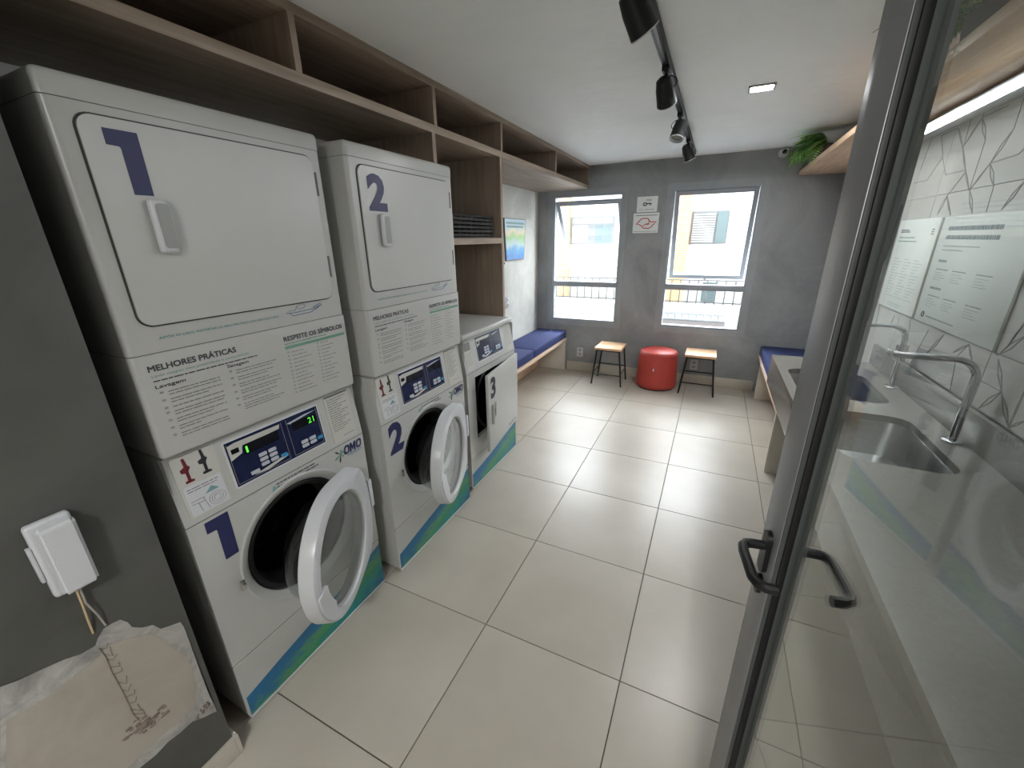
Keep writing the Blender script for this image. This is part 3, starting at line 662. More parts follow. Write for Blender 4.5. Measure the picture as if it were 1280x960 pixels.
    bm = BM(); box(bm, -0.01, 0.034, hy - 0.01, hy + 0.012, 0.49, 0.63, 0.004); obj('door_hinge', bm, PLAST, root)
    # washer control panel
    p, T = control_panel(root, 0.846, 1.070, 0.028, num); washer_side_prints(p, T, 0.846)
    flat('panel_seam', rect(-HW, HW, 0.8425, 0.8455), -0.003, GAP, root, 0.002)
    flat('panel_seam', rect(-HW, HW, 0.264, 0.272), -0.0035, GAP, root, 0.0015)
    # dryer
    bm = BM(); box_e(bm, -DEP, 0, -HW, HW, 1.3725, 1.9455, 0.018); dc = obj('dryer_cabinet', bm, WHITE, root)
    bm = BM(); box_e(bm, -DEP, 0.001, -HW - 0.0005, HW + 0.0005, 1.9473, 2.0, 0.016, top=True); obj('top_cap', bm, WHITE, root)
    bm = BM(); box_e(bm, -DEP, 0.004, -HW, HW, 1.074, 1.3705, 0.014, bottom=True); pn = obj('instruction_panel', bm, WHITE2, root)
    guide_print(pn, 0.0048)
    bm = BM(); box_e(bm, -DEP + 0.01, -0.0012, -HW + 0.0012, HW - 0.0012, 1.365, 1.952, 0.017); obj('seam_filler', bm, GAP, root)
    bx('core_frame', (-DEP + 0.03, -0.020, -HW + 0.018, HW - 0.018, 1.36, 1.96), GAP, root)
    flat('door_gap', rrect(-0.3105, 0.3125, 1.4395, 1.9265, 0.034), 0.0012, GAPD, dc, 0.0012)
    bm = BM(); prism(bm, rrect(-0.306, 0.308, 1.444, 1.922, 0.030), 0.0, 0.0075, FX); dd = obj('dryer_door', bm, WHITE2, root)
    number(num, -0.264 if num == '1' else -0.268, -0.197 if num == '1' else -0.162, 1.760, 1.899, 0.0085, dd)
    respect_print(dc, 0.001)
    bm = BM(); box(bm, 0.0075, 0.030, -0.222, -0.178, 1.622, 1.752, 0.010, 3); h = obj('pull_handle', bm, PLAST, dd)
    flat('handle_recess', rrect(-0.212, -0.182, 1.634, 1.742, 0.008, 3), 0.0305, GREYP, h, 0.0006)
    for z in (1.52, 1.80): bx('hinge', (0.0, 0.009, 0.3085, 0.3165, z, z + 0.075), GAP, dc)
    bx('side_latch', (-0.10, -0.085, HW - 0.001, HW + 0.004, 1.10, 1.108), GAP, root)
    return root
machine_stack((-0.59, 0.246, 0), '1', 'white stacked washer and dryer marked 1, nearest the camera')
machine_stack((-0.557, 1.036, 0), '2', 'white stacked washer and dryer marked 2, in the middle of the row', 18.0)

# third machine: single unit with a square door ajar
root = thing('dryer_machine', 'low white single dryer marked 3 with square door ajar', 'washing machine', (-0.59, 1.835, 0))
bm = BM(); box(bm, -DEP, -0.012, -HW + 0.004, HW - 0.004, 0.02, 1.055, 0.006, 2)
bmesh.ops.delete(bm, geom=[f for f in bm.faces if f.normal.x > 0.9], context='FACES'); obj('cabinet', bm, WHITE, root)
bm = BM(); box(bm, -DEP, -0.02, -HW, HW, 1.055, 1.092, 0.012, 3); obj('top_lid', bm, WHITE, root)
kick_panel(root, 0.236, [(-HW + 0.008, 0.018), (HW - 0.004, 0.018), (HW - 0.004, 0.236), (0.25, 0.214), (0.1, 0.186), (-0.05, 0.160), (-0.2, 0.138), (-HW + 0.008, 0.122)])
bm = BM()
for q in ((-HW, -0.255, 0.24, 0.842), (0.29, HW, 0.24, 0.842), (-0.255, 0.29, 0.24, 0.36), (-0.255, 0.29, 0.80, 0.842)): box(bm, -0.03, 0, *q)
obj('front_panel', bm, WHITE2, root, smooth=False)
bm = BM(); v = box(bm, -0.42, -0.012, -0.27, 0.305, 0.33, 0.815)
bmesh.ops.delete(bm, geom=[f for f in bm.faces if f.calc_center_median().x > -0.1], context='FACES'); obj('drum_cavity', bm, DRUM, root, smooth=False)
bm = BM(); lathe(bm, [(0.24, -0.028), (0.225, -0.02), (0.215, -0.035), (0.215, -0.09)], 40, Matrix.Translation((0, 0.02, 0.58)) @ TOX); obj('drum_rim', bm, BLACK, root)
dm = bpy.data.objects
bm = BM(); box(bm, 0.0, 0.022, -0.60, 0.0, 0.268, 0.818, 0.006, 2); d3 = obj('square_door', bm, WHITE2, root)
d3.location = (0.004, 0.345, 0); d3.rotation_euler = (0, 0, math.radians(6.5))
number('3', -0.565, -0.475, 0.64, 0.79, 0.0225, d3)
bm = BM(); box(bm, 0.022, 0.038, -0.56, -0.535, 0.46, 0.60, 0.005); box(bm, 0.022, 0.030, -0.50, -0.48, 0.50, 0.60, 0.004); obj('pull_handle', bm, GREYP, d3)
lines([(-0.22, -0.06, 0.30)], 0.0225, INK, d3, h=0.007, seed=3)
for z in (0.37, 0.66): bx('hinge', (-0.004, 0.012, 0.338, 0.349, z, z + 0.06), GAP, root)
p, T = control_panel(root, 0.846, 1.060, 0.040, '3')
T(flat('sticker', rrect(-0.335, -0.245, 0.86, 1.045, 0.005, 2), 0.0012, STICK, p)); T(flat('sticker_photo', rect(-0.325, -0.255, 0.985, 1.035), 0.0026, INKL, p)); T(lines([(-0.325, -0.255, 0.965 - 0.012 * k) for k in range(7)], 0.0026, INKL, p))
T(flat('sticker', rrect(0.225, 0.325, 0.86, 1.045, 0.005, 2), 0.0012, STICK, p)); T(lines([(0.235, 0.315, 1.03 - 0.012 * k) for k in range(12)], 0.0026, INKL, p, seed=6))
flat('panel_seam', rect(-HW, HW, 0.8425, 0.8455), -0.003, GAP, root, 0.002)

# ------------------------------------------------------------------ intercom on the stub wall
t = thing('intercom_phone', 'white wall intercom handset on the dark grey wall end', 'intercom', (-0.533, -0.358, 0.895))
bm = BM(); box(bm, 0, 0.022, -0.038, 0.036, 0.0, 0.19, 0.008, 3); obj('base_plate', bm, PLAST, t)
bm = BM(); v = box(bm, 0.022, 0.046, -0.028, 0.034, 0.004, 0.186, 0.0)
for q in v:
    if q.co.x > 0.04 and q.co.z < 0.1: q.co.x -= 0.004
    if q.co.x > 0.04 and q.co.z > 0.1: q.co.z -= 0.008
bmesh.ops.bevel(bm, geom=bm.edges[:], offset=0.007, segments=3, affect='EDGES'); obj('handset', bm, PLAST, t)
bx('side_grip', (0.004, 0.018, -0.045, -0.038, 0.05, 0.14), PLAST, t, 0.002)
for k, (m, dy) in enumerate(((mat('cord_beige', rgb(190, 168, 130), 0.6), 0.0), (mat('cord_grey', rgb(158, 150, 142), 0.6), 0.006))):
    bm = BM(); tube(bm, [(0.012, dy - 0.004, 0.004), (0.014, dy - 0.006, -0.05), (0.010, dy * 3 - 0.008, -0.10), (0.002, dy * 4 - 0.008, -0.145)], 0.0022, 7); obj('wire', bm, m, t)

# ------------------------------------------------------------------ benches
def cushion(name, x0, x1, y0, y1, z0, z1, label, group='blue bench cushions'):
    bm = BM(); box(bm, x0, x1, y0, y1, z0, z1, 0.018, 3); c = obj(name, bm, BLUEF); tag(c, label, 'cushion', group)
    bm = BM()
    for z in (z0 + 0.014, z1 - 0.014):
        e = 0.001; pl = rrect(x0 - e, x1 + e, y0 - e, y1 + e, 0.016, 4); tube(bm, [(a, b, z) for a, b in pl + pl[:1]], 0.003, 5, caps=False)
    obj('piping', bm, BLUEF, c); return c
b = thing('bench', 'light wooden wall bench under the left window, beside the third machine', 'bench', (0, 0, 0))
bx('seat_board', (XL + 0.012, -0.90, 2.237, YB, 0.385, 0.425), WOODL, b, 0.002)
bx('end_panel', (XL + 0.012, -0.905, YB - 0.05, YB - 0.02, 0, 0.385), mat('bench_white', rgb(206, 200, 190), 0.5), b, 0.001)
bx('middle_panel', (XL + 0.012, -0.96, 2.24, 2.27, 0, 0.385), WOODL, b, 0.001)
bx('kick_board', (XL + 0.02, XL + 0.035, 2.237, YB - 0.05, 0.0, 0.385), WOODL, b)
cushion('bench_cushion', XL + 0.013, -0.905, 3.36, YB - 0.005, 0.4255, 0.525, 'blue cushion on the left bench, in the corner by the left window')
cushion('bench_cushion', XL + 0.013, -0.905, 2.245, 3.352, 0.4255, 0.525, 'blue cushion on the left bench, next to the third machine')
b = thing('bench', 'light wooden wall bench right of the right window, past the sink counter', 'bench', (0, 0, 0))
bx('seat_board', (1.28, XR - 0.012, 2.66, YB, 0.385, 0.425), WOODL, b, 0.002)
bx('end_panel', (1.285, XR - 0.012, YB - 0.27, YB - 0.24, 0, 0.385), MATS['bench_white'], b, 0.001)
bx('kick_board', (XR - 0.035, XR - 0.02, 2.66, YB - 0.05, 0.0, 0.385), WOODL, b)
bx('near_panel', (1.285, XR - 0.035, 2.66, 2.69, 0, 0.385), WOODL, b)
cushion('bench_cushion', 1.287, XR - 0.014, 2.67, YB - 0.005, 0.4255, 0.525, 'dark blue cushion on the right bench behind the sink counter')

# ------------------------------------------------------------------ stools and pouf
def stool(x0, x1, y0, y1, label):
    cx_, cy_ = (x0 + x1) / 2, (y0 + y1) / 2; a, b2 = (x1 - x0) / 2, (y1 - y0) / 2
    t = thing('stool', label, 'stool', (cx_, cy_, 0), 0, 'stools under the windows')
    bx('seat', (-a, a, -b2, b2, 0.425, 0.452), WOODS, t, 0.005)
    tops, bots = {}, {}
    for sx in (-1, 1):
        for sy in (-1, 1):
            tp = Vector((sx * (a - 0.025), sy * (b2 - 0.03), 0.425)); bt = Vector((sx * (a + 0.022), sy * (b2 - 0.02), 0.0)); tops[sx, sy] = tp; bots[sx, sy] = bt
            bm = BM(); tube(bm, [bt, tp], 0.0095, 8); obj('leg', bm, BLKMET, t)
    def at(k, z): f = (0.425 - z) / 0.425; return tops[k].lerp(bots[k], f)
    for p, q, z in (((-1, -1), (1, -1), 0.13), ((-1, 1), (1, 1), 0.18), ((-1, -1), (-1, 1), 0.15), ((1, -1), (1, 1), 0.15)):
        bm = BM(); tube(bm, [at(p, z), at(q, z)], 0.007, 8); obj('stretcher', bm, BLKMET, t)
    bm = BM()
    for p, q in (((-1, -1), (1, -1)), ((-1, 1), (1, 1)), ((-1, -1), (-1, 1)), ((1, -1), (1, 1))): tube(bm, [at(p, 0.415), at(q, 0.415)], 0.009, 6)
    obj('seat_frame', bm, BLKMET, t)
stool(-0.41, -0.105, 3.97, 4.31, 'wooden seat stool with black metal legs, left of the red pouf')
stool(0.56, 0.868, 4.03, 4.36, 'wooden seat stool with black metal legs, right of the red pouf')
t = thing('pouf', 'round red leatherette pouf between the two stools', 'pouf', (0.275, 4.21, 0))
bm = BM(); lathe(bm, [(0.0, 0.012), (0.205, 0.012), (0.222, 0.025), (0.226, 0.06), (0.206, 0.40), (0.203, 0.412), (0.196, 0.425), (0.175, 0.436), (0.09, 0.442), (0.001, 0.443)], 48); obj('body', bm, REDF, t, angle=60)
bm = BM(); tube(bm, [(0.2075 * math.cos(2 * PI * k / 48), 0.2075 * math.sin(2 * PI * k / 48), 0.40) for k in range(49)], 0.004, 6, caps=False); obj('piping', bm, REDF, t)
bm = BM(); lathe(bm, [(0.2, 0), (0.2, 0.013)], 32, cap0=True, cap1=True); obj('foot_disc', bm, BLACK, t)
bm = BM(); box(bm, -0.022, -0.008, -0.224, -0.214, 0.235, 0.265, 0.002); obj('tag', bm, PLAST, t)

# ------------------------------------------------------------------ sink counter
XF, YE, ZT = 1.157, 2.61, 0.875; XC = XR - 0.010
ct = thing('sink_counter', 'long pale stone sink counter along the right tiled wall', 'counter', (0, 0, 0))
SINKS = [(1.235, 1.575, 1.115, 1.635), (1.205, 1.575, 1.80, 2.30)]
Y0 = -0.60
bm = BM()
def hole_plate(bm, x0, x1, y0, y1, z0, z1, hx0, hx1, hy0, hy1, r):
    hp = rrect(hx0, hx1, hy0, hy1, r, 6); cx_, cy_ = (hx0 + hx1) / 2, (hy0 + hy1) / 2
    def sq(p):
        c, s = p[0] - cx_, p[1] - cy_
        tt = min(((x1 - cx_) / c if c > 1e-9 else (x0 - cx_) / c if c < -1e-9 else 1e9), ((y1 - cy_) / s if s > 1e-9 else (y0 - cy_) / s if s < -1e-9 else 1e9)); return (cx_ + c * tt, cy_ + s * tt)
    pts = [(math.atan2(p[1] - cy_, p[0] - cx_), p, sq(p)) for p in hp]
    for X_ in (x0, x1):
        for Y_ in (y0, y1):
            a = math.atan2(Y_ - cy_, X_ - cx_)
            # intersection of corner ray with hole outline (approx. by nearest two points)
            srt = sorted(pts, key=lambda q: abs((q[0] - a + PI) % (2 * PI) - PI))[:2]
            p = ((srt[0][1][0] + srt[1][1][0]) / 2, (srt[0][1][1] + srt[1][1][1]) / 2); pts.append((a, p, (X_, Y_)))
    pts.sort(key=lambda q: q[0]); N = len(pts)
    for z, fl in ((z1, False), (z0, True)):
        I = [bm.verts.new((*q[1], z)) for q in pts]; O = [bm.verts.new((*q[2], z)) for q in pts]
        for i in range(N): bm.faces.new((I[i], O[i], O[(i + 1) % N], I[(i + 1) % N]))
        if not fl: top = (I, O)
        else:
            for i in range(N):
                bm.faces.new((top[0][i], top[0][(i + 1) % N], I[(i + 1) % N], I[i])); bm.faces.new((top[1][i], O[i], O[(i + 1) % N], top[1][(i + 1) % N]))
ym = 1.718
box(bm, XF, XC, Y0, 1.0, ZT - 0.03, ZT)
hole_plate(bm, XF, XC, 1.0, ym, ZT - 0.03, ZT, *SINKS[0], 0.07)
hole_plate(bm, XF, XC, ym, YE, ZT - 0.03, ZT, *SINKS[1], 0.07)
obj('worktop', bm, COUNTER, ct, smooth=False)
bx('front_apron', (XF, XF + 0.02, Y0, YE, ZT - 0.195, ZT - 0.03), COUNTER, ct, 0.001)
bx('end_apron', (XF + 0.02, XC, YE - 0.02, YE, ZT - 0.195, ZT - 0.03), COUNTER, ct, 0.001)
tag(bx('backsplash', (XC - 0.02, XC, Y0, YE, ZT, 1.0), COUNTER, None, 0.001), 'pale stone backsplash strip along the tiled wall behind the faucets', 'backsplash')
for y in (YE - 0.05, -0.45): bx('side_panel', (XF + 0.09, XC, y, y + 0.03, 0, ZT - 0.195 if y > 2 else ZT - 0.03), MATS['bench_white'], ct, 0.001)
for (a, b2, c, d), lb in zip(SINKS, ('stainless steel sink basin nearer the glass door', 'stainless steel sink basin at the far end of the counter')):
    s = thing('sink_basin', lb, 'sink', ((a + b2) / 2, (c + d) / 2, ZT), 0, 'sink basins in the counter')
    ax_, ay_ = (b2 - a) / 2, (d - c) / 2
    bm = BM(); rings = []
    for k, (ins, z, r) in enumerate(((-0.002, -0.031, 0.07), (0.0, -0.034, 0.07), (0.006, -0.15, 0.07), (0.016, -0.19, 0.065), (0.05, -0.205, 0.05), (ax_ * 0.8, -0.212, 0.02))):
        rings.append([bm.verts.new((u, v, z)) for u, v in rrect(-ax_ + ins, ax_ - ins, -ay_ + ins, ay_ - ins, r, 6)])
    for A, B in zip(rings, rings[1:]):
        for i in range(len(A)): bm.faces.new((A[i], A[(i + 1) % len(A)], B[(i + 1) % len(A)], B[i]))
    bm.faces.new(rings[-1]); obj('bowl', bm, STEEL, s, angle=50)
    bm = BM(); lathe(bm, [(0.045, 0.0), (0.043, 0.004), (0.03, 0.002), (0.001, 0.001)], 24, Matrix.Translation((0.02, 0.02, -0.209))); obj('drain', bm, CHROME, s)
def faucet(x, y, label, valve):
    t = thing('faucet', label, 'faucet', (x, y, ZT), 0, 'chrome faucets at the sinks')
    bm = BM(); lathe(bm, [(0.034, 0), (0.034, 0.006), (0.028, 0.010), (0.014, 0.012)], 24, cap0=True, cap1=True); obj('base_flange', bm, CHROME, t)
    H = 0.325; R_ = 0.07; pts = [(0, 0, 0.008), (0, 0, 0.1)] + [(-R_ + R_ * math.cos(k * PI / 16), 0, H - R_ + R_ * math.sin(k * PI / 16)) for k in range(9)] + [(-0.24, 0, H)]
    bm = BM(); tube(bm, pts, 0.0125, 14); sp = obj('spout_pipe', bm, CHROME, t)
    bm = BM(); tube(bm, [(-0.24, 0, H), (-0.255, 0, H)], 0.015, 14); obj('aerator', bm, CHROME, sp)
    if valve:
        bm = BM(); tube(bm, [(0, 0, 0.15), (0, 0, 0.23)], 0.025, 14); tube(bm, [(0, 0, 0.185), (-0.05, 0, 0.185)], 0.013, 12); v = obj('valve_body', bm, CHROME, t)
        bm = BM(); tube(bm, [(-0.045, -0.03, 0.20), (-0.045, 0.03, 0.20)], 0.005, 8); tube(bm, [(-0.045, 0, 0.185), (-0.045, 0, 0.20)], 0.006, 8); obj('lever', bm, CHROME, v)
faucet(1.645, 1.43, 'chrome gooseneck faucet over the nearer sink, beside the posters', False)
faucet(1.645, 2.10, 'chrome faucet with side valve over the far sink', True)

# ------------------------------------------------------------------ posters on the tiled wall, plates and signs
def poster(y0, y1, z0, z1, label, seed):
    t = thing('notice_board', label, 'poster', (XR - 0.008, 0, 0), 0, 'white notice boards on the tiled wall')
    bx('board', (-0.010, 0, y0, y1, z0, z1), PAPER, t, 0.001)
    rnd = random.Random(seed); W = y1 - y0; rows = []; hd = []
    return t
t = poster(2.245, 2.765, 1.224, 1.712, 'narrower white notice board further along the tiled wall', 1)
tx = -0.0104
lines([(-2.72, -2.60, 1.655), (-2.72, -2.58, 1.645)], tx, NAVY, t, '-x', 0.006, seed=1)
lines([(-2.72, -2.50, 1.615), (-2.72, -2.46, 1.595)], tx, TEALINK, t, '-x', 0.006, seed=2)
rr = []
for k in range(14):
    for c in (-2.70, -2.56, -2.42): rr.append((c, c + 0.06 + 0.05 * ((k * 3) % 4) / 3, 1.50 - k * 0.016))
lines(rr, tx, mat('pale_ink', rgb(176, 190, 192), 0.6), t, '-x', 0.004, seed=3); lines([(-2.62, -2.42, 1.255), (-2.62, -2.45, 1.243)], tx, MATS['pale_ink'], t, '-x', 0.004, seed=5)
bm = BM()
for k in range(3): box(bm, tx - 0.0002, tx + 0.0002, 2.285, 2.315, 1.655 - k * 0.011, 1.661 - k * 0.011)
obj('corner_mark', bm, INKL, t)
t = poster(1.50, 2.215, 1.224, 1.712, 'wider white notice board in front of the near faucet', 2)
lines([(-2.14, -1.70, 1.650)], tx, mat('steel_ink', rgb(150, 162, 166), 0.6), t, '-x', 0.018, seed=7); lines([(-2.14, -1.70, 1.612)], tx, MATS['steel_ink'], t, '-x', 0.018, seed=8)
lines([(-2.14, -1.82, 1.580), (-2.14, -1.95, 1.562)], tx, MATS['pale_ink'], t, '-x', 0.005, seed=9)
lines([(-2.14, -2.06, 1.510), (-2.14, -2.03, 1.385)], tx, MATS['steel_ink'], t, '-x', 0.011, seed=10)
rr = []
for b0 in (1.475, 1.352):
    for c in (-2.14, -1.98, -1.78):
        lines([(c, c + 0.12, b0)], tx, mat('steel_ink', rgb(136, 152, 158), 0.6), t, '-x', 0.005, seed=int(b0 * 100 - c * 10))
        for k in range(4): rr.append((c, c + 0.07 + 0.04 * ((k + int(-c * 10)) % 3) / 2, b0 - 0.014 - k * 0.011))
lines(rr, tx, MATS['pale_ink'], t, '-x', 0.003, seed=11)
lines([(-2.09, -1.82, 1.255)], tx, MATS['steel_ink'], t, '-x', 0.006, seed=12)
bm = BM(); tube(bm, [(tx, 2.13 + 0.012 * math.cos(k * PI / 6), 1.262 + 0.012 * math.sin(k * PI / 6)) for k in range(13)], 0.003, 5); obj('round_mark', bm, INKL, t)

def outlet(loc, face, label):
    t = thing('wall_outlet', label, 'outlet', loc, 0, 'white wall outlets')
    bm = BM(); bm2 = BM()
    if face == 'x':
        box(bm, 0, 0.008, -0.036, 0.036, -0.06, 0.06, 0.003); bm3 = [(0.008, 0.010, -0.014, 0.014, z - 0.016, z + 0.016) for z in (-0.028, 0.028)]
    else:
        box(bm, -0.04, 0.04, -0.008, 0, -0.06, 0.06, 0.003); bm3 = [(-0.018, 0.018, -0.010, -0.008, z - 0.014, z + 0.014) for z in (-0.026, 0.026)]
    obj('plate', bm, PLAST, t)
    for d in bm3: bx('socket', d, GREYP, t, 0.0005, 1)
outlet((XL, 3.545, 0.98), 'x', 'white double outlet on the left wall below the poster')
outlet((-0.714, YB, 0.25), '-y', 'white outlet on the back wall left of the left stool')
outlet((0.655, YB, 0.235), '-y', 'white outlet on the back wall behind the right stool')

t = thing('framed_poster', 'blue and green detergent poster on the left wall above the bench', 'poster', (XL, 0, 0))
bm = BM(); prism(bm, [(3.475, 1.857), (4.035, 1.857), (3.972, 1.427), (3.51, 1.427)], 0.0, 0.018, FX); obj('backing', bm, mat('poster_edge', rgb(110, 112, 120), 0.4), t, smooth=False)
bm = BM(); prism(bm, [(3.482, 1.85), (4.020, 1.85), (3.960, 1.436), (3.518, 1.436)], 0.018, 0.0195, FX); obj('print', bm, POSTERM, t, smooth=False)
lines([(3.52, 3.98, 1.80), (3.52, 3.95, 1.765)], 0.0198, TEALINK, t, 'x', 0.02, seed=3)
bx('wall_bracket', (0, 0.02, 3.47, 3.53, 1.395, 1.412), PLAST, t)

t = thing('wall_sign', 'small white sign above the red emblem sign, between the windows', 'sign', (0, YB, 0))
bx('plate', (-0.137, 0.080, -0.006, 0, 1.905, 2.062), PAPER, t, 0.001)
bm = BM(); tube(bm, [(-0.05 + 0.018 * math.cos(k * PI / 8), -0.0068, 1.985 + 0.014 * math.sin(k * PI / 8)) for k in range(17)], 0.005, 5); obj('ring_mark', bm, INK, t)
bm = BM(); box(bm, -0.032, 0.018, -0.0068, -0.006, 1.985, 1.996); box(bm, 0.0, 0.006, -0.0068, -0.006, 1.972, 1.986); box(bm, 0.010, 0.016, -0.0068, -0.006, 1.974, 1.986); obj('key_mark', bm, INK, t, smooth=False)
lines([(-0.04, 0.02, 2.03), (-0.035, 0.015, 2.018)], -0.0066, INKL, t, '-y', 0.005); lines([(-0.115, -0.07, 1.93), (-0.05, 0.05, 1.928)], -0.0066, INKL, t, '-y', 0.005)
t = thing('wall_sign', 'white sign with a red outlined emblem between the windows', 'sign', (0, YB, 0))
bx('plate', (-0.163, 0.109, -0.006, 0, 1.690, 1.896), PAPER, t, 0.001)
lines([(-0.14, 0.095, 1.868)], -0.0066, INKL, t, '-y', 0.008)
EM = [(-0.128, 1.782), (-0.095, 1.815), (-0.075, 1.838), (-0.035, 1.842), (-0.005, 1.838), (0.012, 1.815), (0.03, 1.802), (0.085, 1.805), (0.058, 1.778), (0.030, 1.748), (0.005, 1.735), (-0.02, 1.740), (-0.045, 1.738), (-0.07, 1.762), (-0.09, 1.778)]
REDL = mat('emblem_red', rgb(196, 66, 76), 0.5)
bm = BM(); tube(bm, [(a, -0.0068, b) for a, b in EM + EM[:2]], 0.0055, 5, caps=False)
tube(bm, [(-0.055, -0.0068, 1.765), (-0.02, -0.0068, 1.785), (0.005, -0.0068, 1.79), (0.005, -0.0068, 1.815)], 0.0045, 5); tube(bm, [(-0.02, -0.0068, 1.775), (0.02, -0.0068, 1.785)], 0.004, 5); obj('emblem', bm, REDL, t)
bx('lower_rule', (-0.155, 0.10, -0.0068, -0.006, 1.705, 1.709), INKL, t)

# security camera
t = thing('security_camera', 'small white security camera in the top corner near the fern', 'camera', (1.17, YB, 2.37))
bm = BM(); lathe(bm, [(0.04, 0), (0.04, 0.012), (0.03, 0.02)], 20, Matrix.Rotation(PI / 2, 4, 'X'), True, True); obj('mount', bm, PLAST, t)
bm = BM(); box(bm, -0.028, 0.028, -0.12, -0.012, -0.034, 0.026, 0.012, 3); bd = obj('camera_body', bm, PLAST, t)
bm = BM(); lathe(bm, [(0.020, 0), (0.020, 0.004), (0.008, 0.008)], 16, Matrix.Translation((0, -0.119, -0.006)) @ Matrix.Rotation(PI / 2, 4, 'X'), True, True); obj('lens', bm, DISPK, bd)

# ------------------------------------------------------------------ right shelf, LED strip, plants
XSH = 1.325
tag(bx('wall_shelf', (XSH, XR - 0.008, 0.62, YB - 0.002, 2.168, 2.204), wood('right_shelf_wood', rgb(186, 154, 124), rgb(212, 182, 152), 1), bev=0.001), 'long light wooden shelf high on the right wall carrying plants', 'shelf')
t = thing('led_strip', 'lit white LED strip under the right shelf along the tiled wall', 'light', (0, 0, 0))
bx('profile', (1.638, XR - 0.009, 0.62, 3.4, 2.132, 2.168), PLAST, t, 0.002)
bx('profile_lip', (1.582, 1.638, 0.62, 3.4, 2.1495, 2.153), PLAST, t, 0.0005)
bm = BM(); prism(bm, [(1.635, 2.136), (1.638, 2.136), (1.638, 2.148), (1.635, 2.148)], 0.63, 3.39, FY); obj('diffuser', bm, mat('led_white', (0.95, 0.98, 1.0), 0.5, emit=19.0), t, smooth=False)

def frond_mesh(L_, m, seed):
    rnd = random.Random(seed); bm = BM(); n = 13; mid = []
    for i in range(n + 1):
        s = i / n; mid.append(Vector((L_ * (s - 0.18 * s * s), 0, L_ * (0.45 * s - 0.95 * s * s))))
    tube(bm, mid, 0.0014, 4)
    for i in range(1, n):
        s = i / n; wl = L_ * 0.30 * math.sin(PI * min(1, s * 0.85 + 0.12)) ; d = (mid[i + 1] - mid[i - 1]).normalized()
        for sg in (-1, 1):
            a = mid[i]; tip = a + Vector((0, sg * wl, 0)) + d * wl * 0.55 + Vector((0, 0, -wl * 0.25)); wv = d * L_ * 0.030
            c1 = a.lerp(tip, 0.45) + wv + Vector((0, 0, 0.004)); c2 = a.lerp(tip, 0.45) - wv + Vector((0, 0, 0.004))
            v = [bm.verts.new(p) for p in (a, c2, tip, c1)]; bm.faces.new(v)
    bmesh.ops.recalc_face_normals(bm, faces=bm.faces[:])
    me = bpy.data.meshes.new('frond'); bm.to_mesh(me); bm.free(); me.materials.append(m); return me
FR = [frond_mesh(L_, m, i) for i, (L_, m) in enumerate(((0.24, LEAF), (0.28, LEAFL), (0.20, LEAF), (0.30, LEAF), (0.25, LEAFL)))]
def fern(loc, n, label, seed, lean):
    t = thing('fern', label, 'plant', loc, 0, 'ferns on the right shelf'); rnd = random.Random(seed)
    bm = BM(); lathe(bm, [(0.05, 0), (0.062, 0.02), (0.072, 0.10), (0.068, 0.105), (0.06, 0.09)], 24, cap0=True, cap1=True); obj('pot', bm, POT, t)
    for k in range(n):
        o = bpy.data.objects.new('frond', FR[k % len(FR)]); COL.objects.link(o); o.parent = t
        a = lean + rnd.uniform(-0.85, 0.85)
        o.location = (0.02 * math.cos(a), 0.02 * math.sin(a), 0.095); o.rotation_euler = (rnd.uniform(-0.3, 0.3), rnd.uniform(-0.8, 0.2), a); s = rnd.uniform(0.7, 1.0); o.scale = (s, s, s)
fern((1.40, 3.78, 2.204), 62, 'green fern trailing off the far end of the right shelf', 5, PI)
fern((1.41, 1.50, 2.204), 44, 'green fern on the right shelf seen through the glass door', 9, PI)

# ------------------------------------------------------------------ track lights and downlight
tr = thing('light_track', 'black ceiling light track running towards the windows', 'light track', (0.405, 0, ZC))
bx('rail', (-0.018, 0.018, 0.55, 4.12, -0.034, 0), BLKMET, tr, 0.002)
bx('rail_groove', (-0.006, 0.006, 0.56, 4.11, -0.035, -0.034), mat('groove_steel', rgb(150, 150, 150), 0.3, metal=0.8), tr)
bx('end_cap', (-0.02, 0.02, 4.12, 4.14, -0.036, 0), BLKMET, tr, 0.002)
def spot(y, aim, label):
    t = thing('track_spotlight', label, 'spotlight', (0.405, y, ZC - 0.035), 0, 'black spotlights on the ceiling track')
    bx('adapter', (-0.016, 0.016, -0.05, 0.05, -0.022, 0), BLKMET, t, 0.003)
    bm = BM(); tube(bm, [(0, 0, -0.02), (0, 0, -0.055)], 0.008, 8); obj('stem', bm, BLKMET, t)
    d = Vector(aim).normalized(); q = d.to_track_quat('Z', 'Y').to_matrix().to_4x4(); M_ = Matrix.Translation((0, 0, -0.085)) @ q
    bm = BM(); lathe(bm, [(0.018, -0.055), (0.032, -0.045), (0.040, -0.005), (0.044, 0.045), (0.046, 0.062), (0.042, 0.062), (0.036, 0.046)], 28, M_, cap0=True); h = obj('lamp_head', bm, BLKMET, t)
    bm = BM(); lathe(bm, [(0.045, 0.058), (0.0465, 0.066), (0.040, 0.066), (0.037, 0.050)], 28, M_, close=True); obj('trim_ring', bm, PLAST, h)
    bm = BM(); lathe(bm, [(0.037, 0.048), (0.001, 0.044)], 24, M_); obj('lens', bm, GREYP, h)
    bm = BM(); s = Vector((d.y, -d.x, 0)); s = (s.normalized() if s.length > 0.01 else Vector((1, 0, 0)))
    tube(bm, [(0, 0, -0.035)] + [Vector((0, 0, -0.06)) + s * 0.055 * math.sin(k * PI / 6) + Vector((0, 0, 0.03 * math.cos(k * PI / 6))) for k in range(7)], 0.0025, 6); obj('power_cable', bm, BLKMET, t)
spot(0.98, (0.45, 0.55, -0.8), 'black spotlight on the ceiling track, nearest and cut by the top edge')
